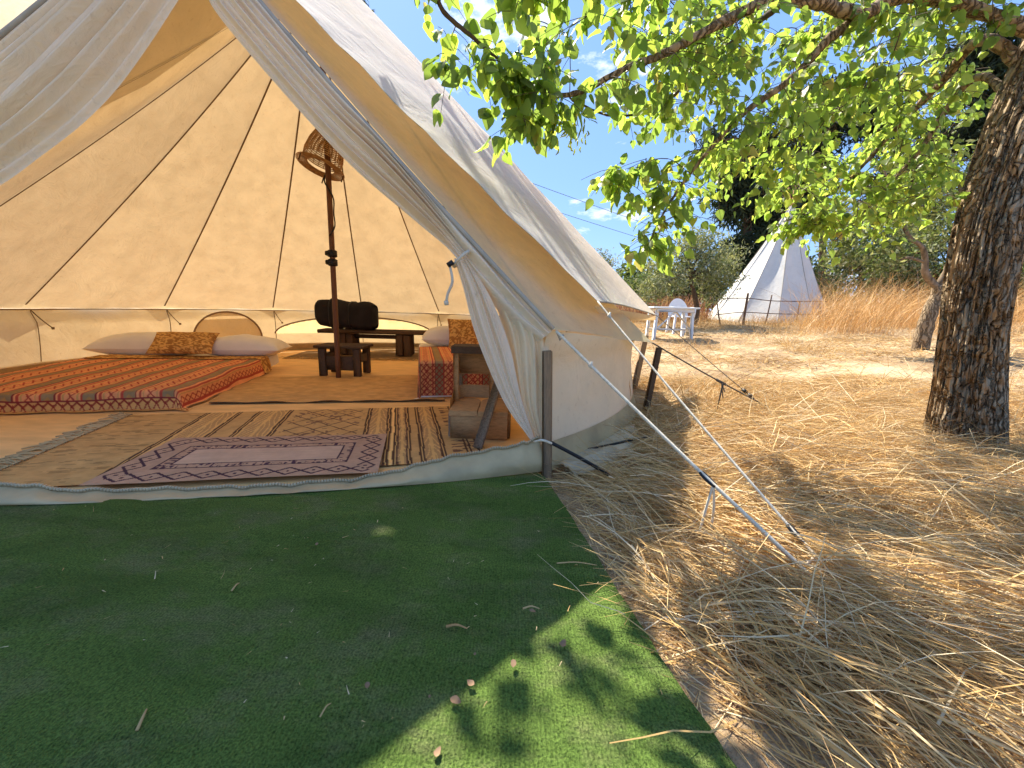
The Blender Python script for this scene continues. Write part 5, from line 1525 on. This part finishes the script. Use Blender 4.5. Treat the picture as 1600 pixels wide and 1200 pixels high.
# small crooked tree
b = gp(1440, 548, 6.5)
gn = thing('crooked_tree', 'small crooked tree with pale forked branches left of the big trunk', 'tree', b)
gt = [b - [0, 0, .08], W3(1443, 520, 6.5), W3(1452, 490, 6.5), W3(1464, 462, 6.52), W3(1466, 446, 6.52)]
def roughtube(P, r, n, seed, nn_=24):
    V, Fq = tube(smoothpath(P, n), r if not np.isscalar(r) else r, nn_)
    return V + .05 * (fbm(V[:, 0:1] * 9 + V[:, 1:2] * 7 + np.array([[0, 5, 9.]]), V[:, 2:3] * 8, seed, 3) - .45), Fq
M['pale_bark'] = simple('pale_bark', (.21, .155, .105), .95, .6, 9, 1.0, 26, .1, stretch=(2, 2, .7))
part('trunk', roughtube(gt, np.linspace(.115, .08, 30), 30, 3), M['bark'], gn)
for pts, r0, r1 in [([W3(1464, 450, 6.52), W3(1455, 438, 6.5), W3(1444, 425, 6.48), W3(1446, 402, 6.46), W3(1438, 385, 6.45), W3(1424, 374, 6.45), W3(1408, 345, 6.5), W3(1400, 300, 6.55), W3(1380, 260, 6.6)], .055, .012),
                    ([W3(1466, 450, 6.52), W3(1478, 430, 6.5), W3(1486, 405, 6.5), W3(1497, 380, 6.5), W3(1506, 345, 6.55), W3(1502, 300, 6.6), W3(1490, 250, 6.6)], .055, .012),
                    ([W3(1478, 428, 6.5), W3(1496, 425, 6.4), W3(1515, 412, 6.3)], .03, .012),
                    ([W3(1444, 410, 6.47), W3(1420, 404, 6.5), W3(1400, 408, 6.6)], .025, .01)]:
    part('limb', roughtube(pts, np.linspace(r0, r1, 28), 28, 5, 14), M['pale_bark'], gn)
V, Fq, C, cc = crown([(W3(1410, 330, 6.6), (.5, .5, .4), 1.2), (W3(1500, 290, 6.7), (.5, .5, .5), 1.2), (W3(1440, 280, 6.8), (.6, .5, .5), 1), (W3(1395, 400, 6.6), (.35, .3, .22), .8), (W3(1470, 360, 6.9), (.4, .4, .4), .8), (W3(1330, 360, 6.8), (.4, .3, .3), .7), (W3(1310, 400, 6.9), (.28, .25, .18), .4)], 5200, .085, .22, OLIVE[:3] + MIDG, clump=.11, fill=.25)
part('crown', (V, Fq), M['far'], gn, smooth=False, col=C)

# ------------------------------------------------------------------ the tipi and its fence
tc_ = np.array([8.42, 13.45, 0]); tc_[2] = float(G(8.42, 13.45)) - .12
tipi = thing('tipi_tent', 'pointed white canvas tipi standing beyond the dry field', 'tent', tc_)
apx = aY(1238, 322, 13.45); R_T = 1.85
M['tipi'] = canvas('tipi_canvas', (.76, .73, .66), (.8, .74, .62), .12, stain=.10)
NS = 11
def tip_seam(k, r):
    a = .35 + 2 * PI * k / NS
    rad = .06 + (R_T - .06) * r
    Z = apx[2] + (tc_[2] - apx[2]) * r - .55 * r * (1 - r)
    return np.stack([apx[0] + (tc_[0] - apx[0]) * r + rad * np.cos(a), apx[1] + (tc_[1] - apx[1]) * r + rad * np.sin(a), Z], -1)
for k in range(NS):
    def f(u, v, k=k):
        P = tip_seam(k, v) * (1 - u)[:, None] + tip_seam(k + 1, v) * u[:, None]
        c0 = np.array([apx[0], apx[1]]); d_ = P[:, :2] - c0; L = np.hypot(*d_.T) + 1e-6
        P[:, :2] -= d_ / L[:, None] * (.05 * np.sin(PI * u) * np.sin(PI * v) + .03 * (fbm(u * 3 + k * 3, v * 6, 3, 3) - .45))[:, None]
        return P
    part('cover_panel', grid(f, 9, 20), M['tipi'], tipi)
    part('seam', tube(tip_seam(k, np.linspace(0, 1, 14)) * [1, 1, 1], .010, 5), M['piping'], tipi)
for k in range(6):
    a = k * 1.05; part('pole', tube([apx + [-.10 * math.cos(a), -.10 * math.sin(a), -.3], apx + [.22 * math.cos(a), .22 * math.sin(a), .55]], .025, 6), M['wood_warm'], tipi)
# pale flap lying against its right side
fence = thing('rail_fence', 'rough stick fence with two thin rails in front of the tipi', 'fence', gp(1205, 500, 11.5))
M['stick'] = simple('stick_wood', (.13, .085, .06), .9, .3, 10, .4, 40)
for (x0, y0, x1, y1, r) in [(1127, 508, 1121, 475, .022), (1161, 507, 1169, 458, .036), (1195, 508, 1206, 461, .020), (1243, 508, 1250, 470, .016), (1281, 508, 1281, 468, .018), (1290, 505, 1287, 475, .016)]:
    Yp = 11.5
    pt = aY(x1, y1, Yp); pb = aY(x0, y0, Yp); pb[2] = float(G(pb[0], pb[1])) - .05
    part('fence_post', tube(smoothpath([pb, lerp(pb, pt, .5) + rng.normal(0, .01, 3), pt], 8), np.linspace(r, r * .85, 8), 7), M['stick'], fence)
part('rail', tube(smoothpath([W3(1125, 474, 11.47), W3(1134, 467, 11.46), W3(1168, 466, 11.46), W3(1205, 470, 11.46), W3(1250, 471, 11.46), W3(1292, 471, 11.46)], 20), .013, 6), M['stick'], fence)
part('rail', tube(smoothpath([W3(1118, 492, 11.47), W3(1160, 488, 11.46), W3(1205, 490, 11.46), W3(1250, 491, 11.46), W3(1295, 491, 11.46)], 20), .013, 6), M['stick'], fence)

# ------------------------------------------------------------------ white table and chair
tb = gp(1048, 522, 8.8)
table = thing('white_table', 'white painted wooden table standing in the dry grass', 'table', tb)
xl, xr = aY(1013, 482, 8.8)[0], aY(1084, 480, 8.8)[0]; tz_ = .5 * (aY(1013, 482, 8.8)[2] + aY(1084, 480, 8.8)[2])
for i in range(4):
    part('tabletop_plank', beam((xl, 8.55 + .165 * i, tz_), (xr, 8.55 + .165 * i, tz_), .158, .035, .006), M['white_paint'], table)
for lx in (xl + .12, xr - .12):
    for ly in (8.56, 9.02):
        part('leg', beam((lx + .03 * (1 if lx > xl + .2 else -1), ly, float(G(lx, ly)) - .02), (lx, ly, tz_ - .02), .06, .06), M['white_paint'], table)
    part('crossbar', beam((lx, 8.50, tz_ - .06), (lx, 9.08, tz_ - .06), .035, .06), M['white_paint'], table)
    part('stretcher', beam((lx, 8.56, tb[2] + .2), (lx, 9.02, tb[2] + .2), .04, .05), M['white_paint'], table)
part('apron', beam((xl + .1, 8.52, tz_ - .06), (xr - .1, 8.52, tz_ - .06), .03, .07), M['white_paint'], table)
part('long_stretcher', beam((xl + .12, 8.79, tb[2] + .2), (xr - .12, 8.79, tb[2] + .2), .05, .04), M['white_paint'], table)
part('brace', beam((xl + .14, 8.55, tb[2] + .22), (xl + .52, 8.55, tz_ - .06), .04, .03), M['white_paint'], table)
part('brace', beam((xr - .14, 8.55, tb[2] + .22), (xr - .5, 8.55, tz_ - .06), .04, .03), M['white_paint'], table)
cc_ = aY(1063, 500, 9.7); cz = float(G(cc_[0], 9.7))
chair = thing('garden_chair', 'white plastic garden chair with a rounded back behind the white table', 'chair', (cc_[0], 9.7, cz))
M['white_plastic'] = simple('white_plastic', (.80, .80, .80), .4, .04)
part('seat', box((cc_[0], 9.7, cz + .42), (.44, .44, .03), None, .012), M['white_plastic'], chair)
def back_fn(u, v):
    q = 2 * u - 1; top = .44 * np.sqrt(np.clip(1 - .78 * q ** 2, 0, 1))
    return np.stack([cc_[0] + .24 * q, 9.93 + .06 * v - .07 * q ** 2, cz + .42 + top * v], 1)
part('backrest', grid(back_fn, 22, 10), M['white_plastic'], chair)
for sx in (-1, 1):
    for sy in (-1, 1):
        part('leg', beam((cc_[0] + sx * .23, 9.7 + sy * .22, cz - .01), (cc_[0] + sx * .2, 9.7 + sy * .19, cz + .41), .045, .045), M['white_plastic'], chair)
    part('armrest', tube(smoothpath([(cc_[0] + sx * .23, 9.92, cz + .62), (cc_[0] + sx * .25, 9.7, cz + .63), (cc_[0] + sx * .24, 9.5, cz + .60), (cc_[0] + sx * .22, 9.48, cz + .42)], 12), .022, 7), M['white_plastic'], chair)

# ------------------------------------------------------------------ power lines
for (a, b, lab) in [((700, 219), (1100, 370), 'upper thin power line crossing the sky behind the tent'), ((690, 253), (1100, 392), 'lower thin power line crossing the sky behind the tent')]:
    P0, P1 = W3(*a, 34), W3(*b, 46); dd = P1 - P0
    P = cat_line(P0 - dd * 1.2, P1 + dd * .8, .9, 40)
    solo('power_line', tube(P, .022, 5), M['dark_rope'], lab, 'power line', 'power lines')
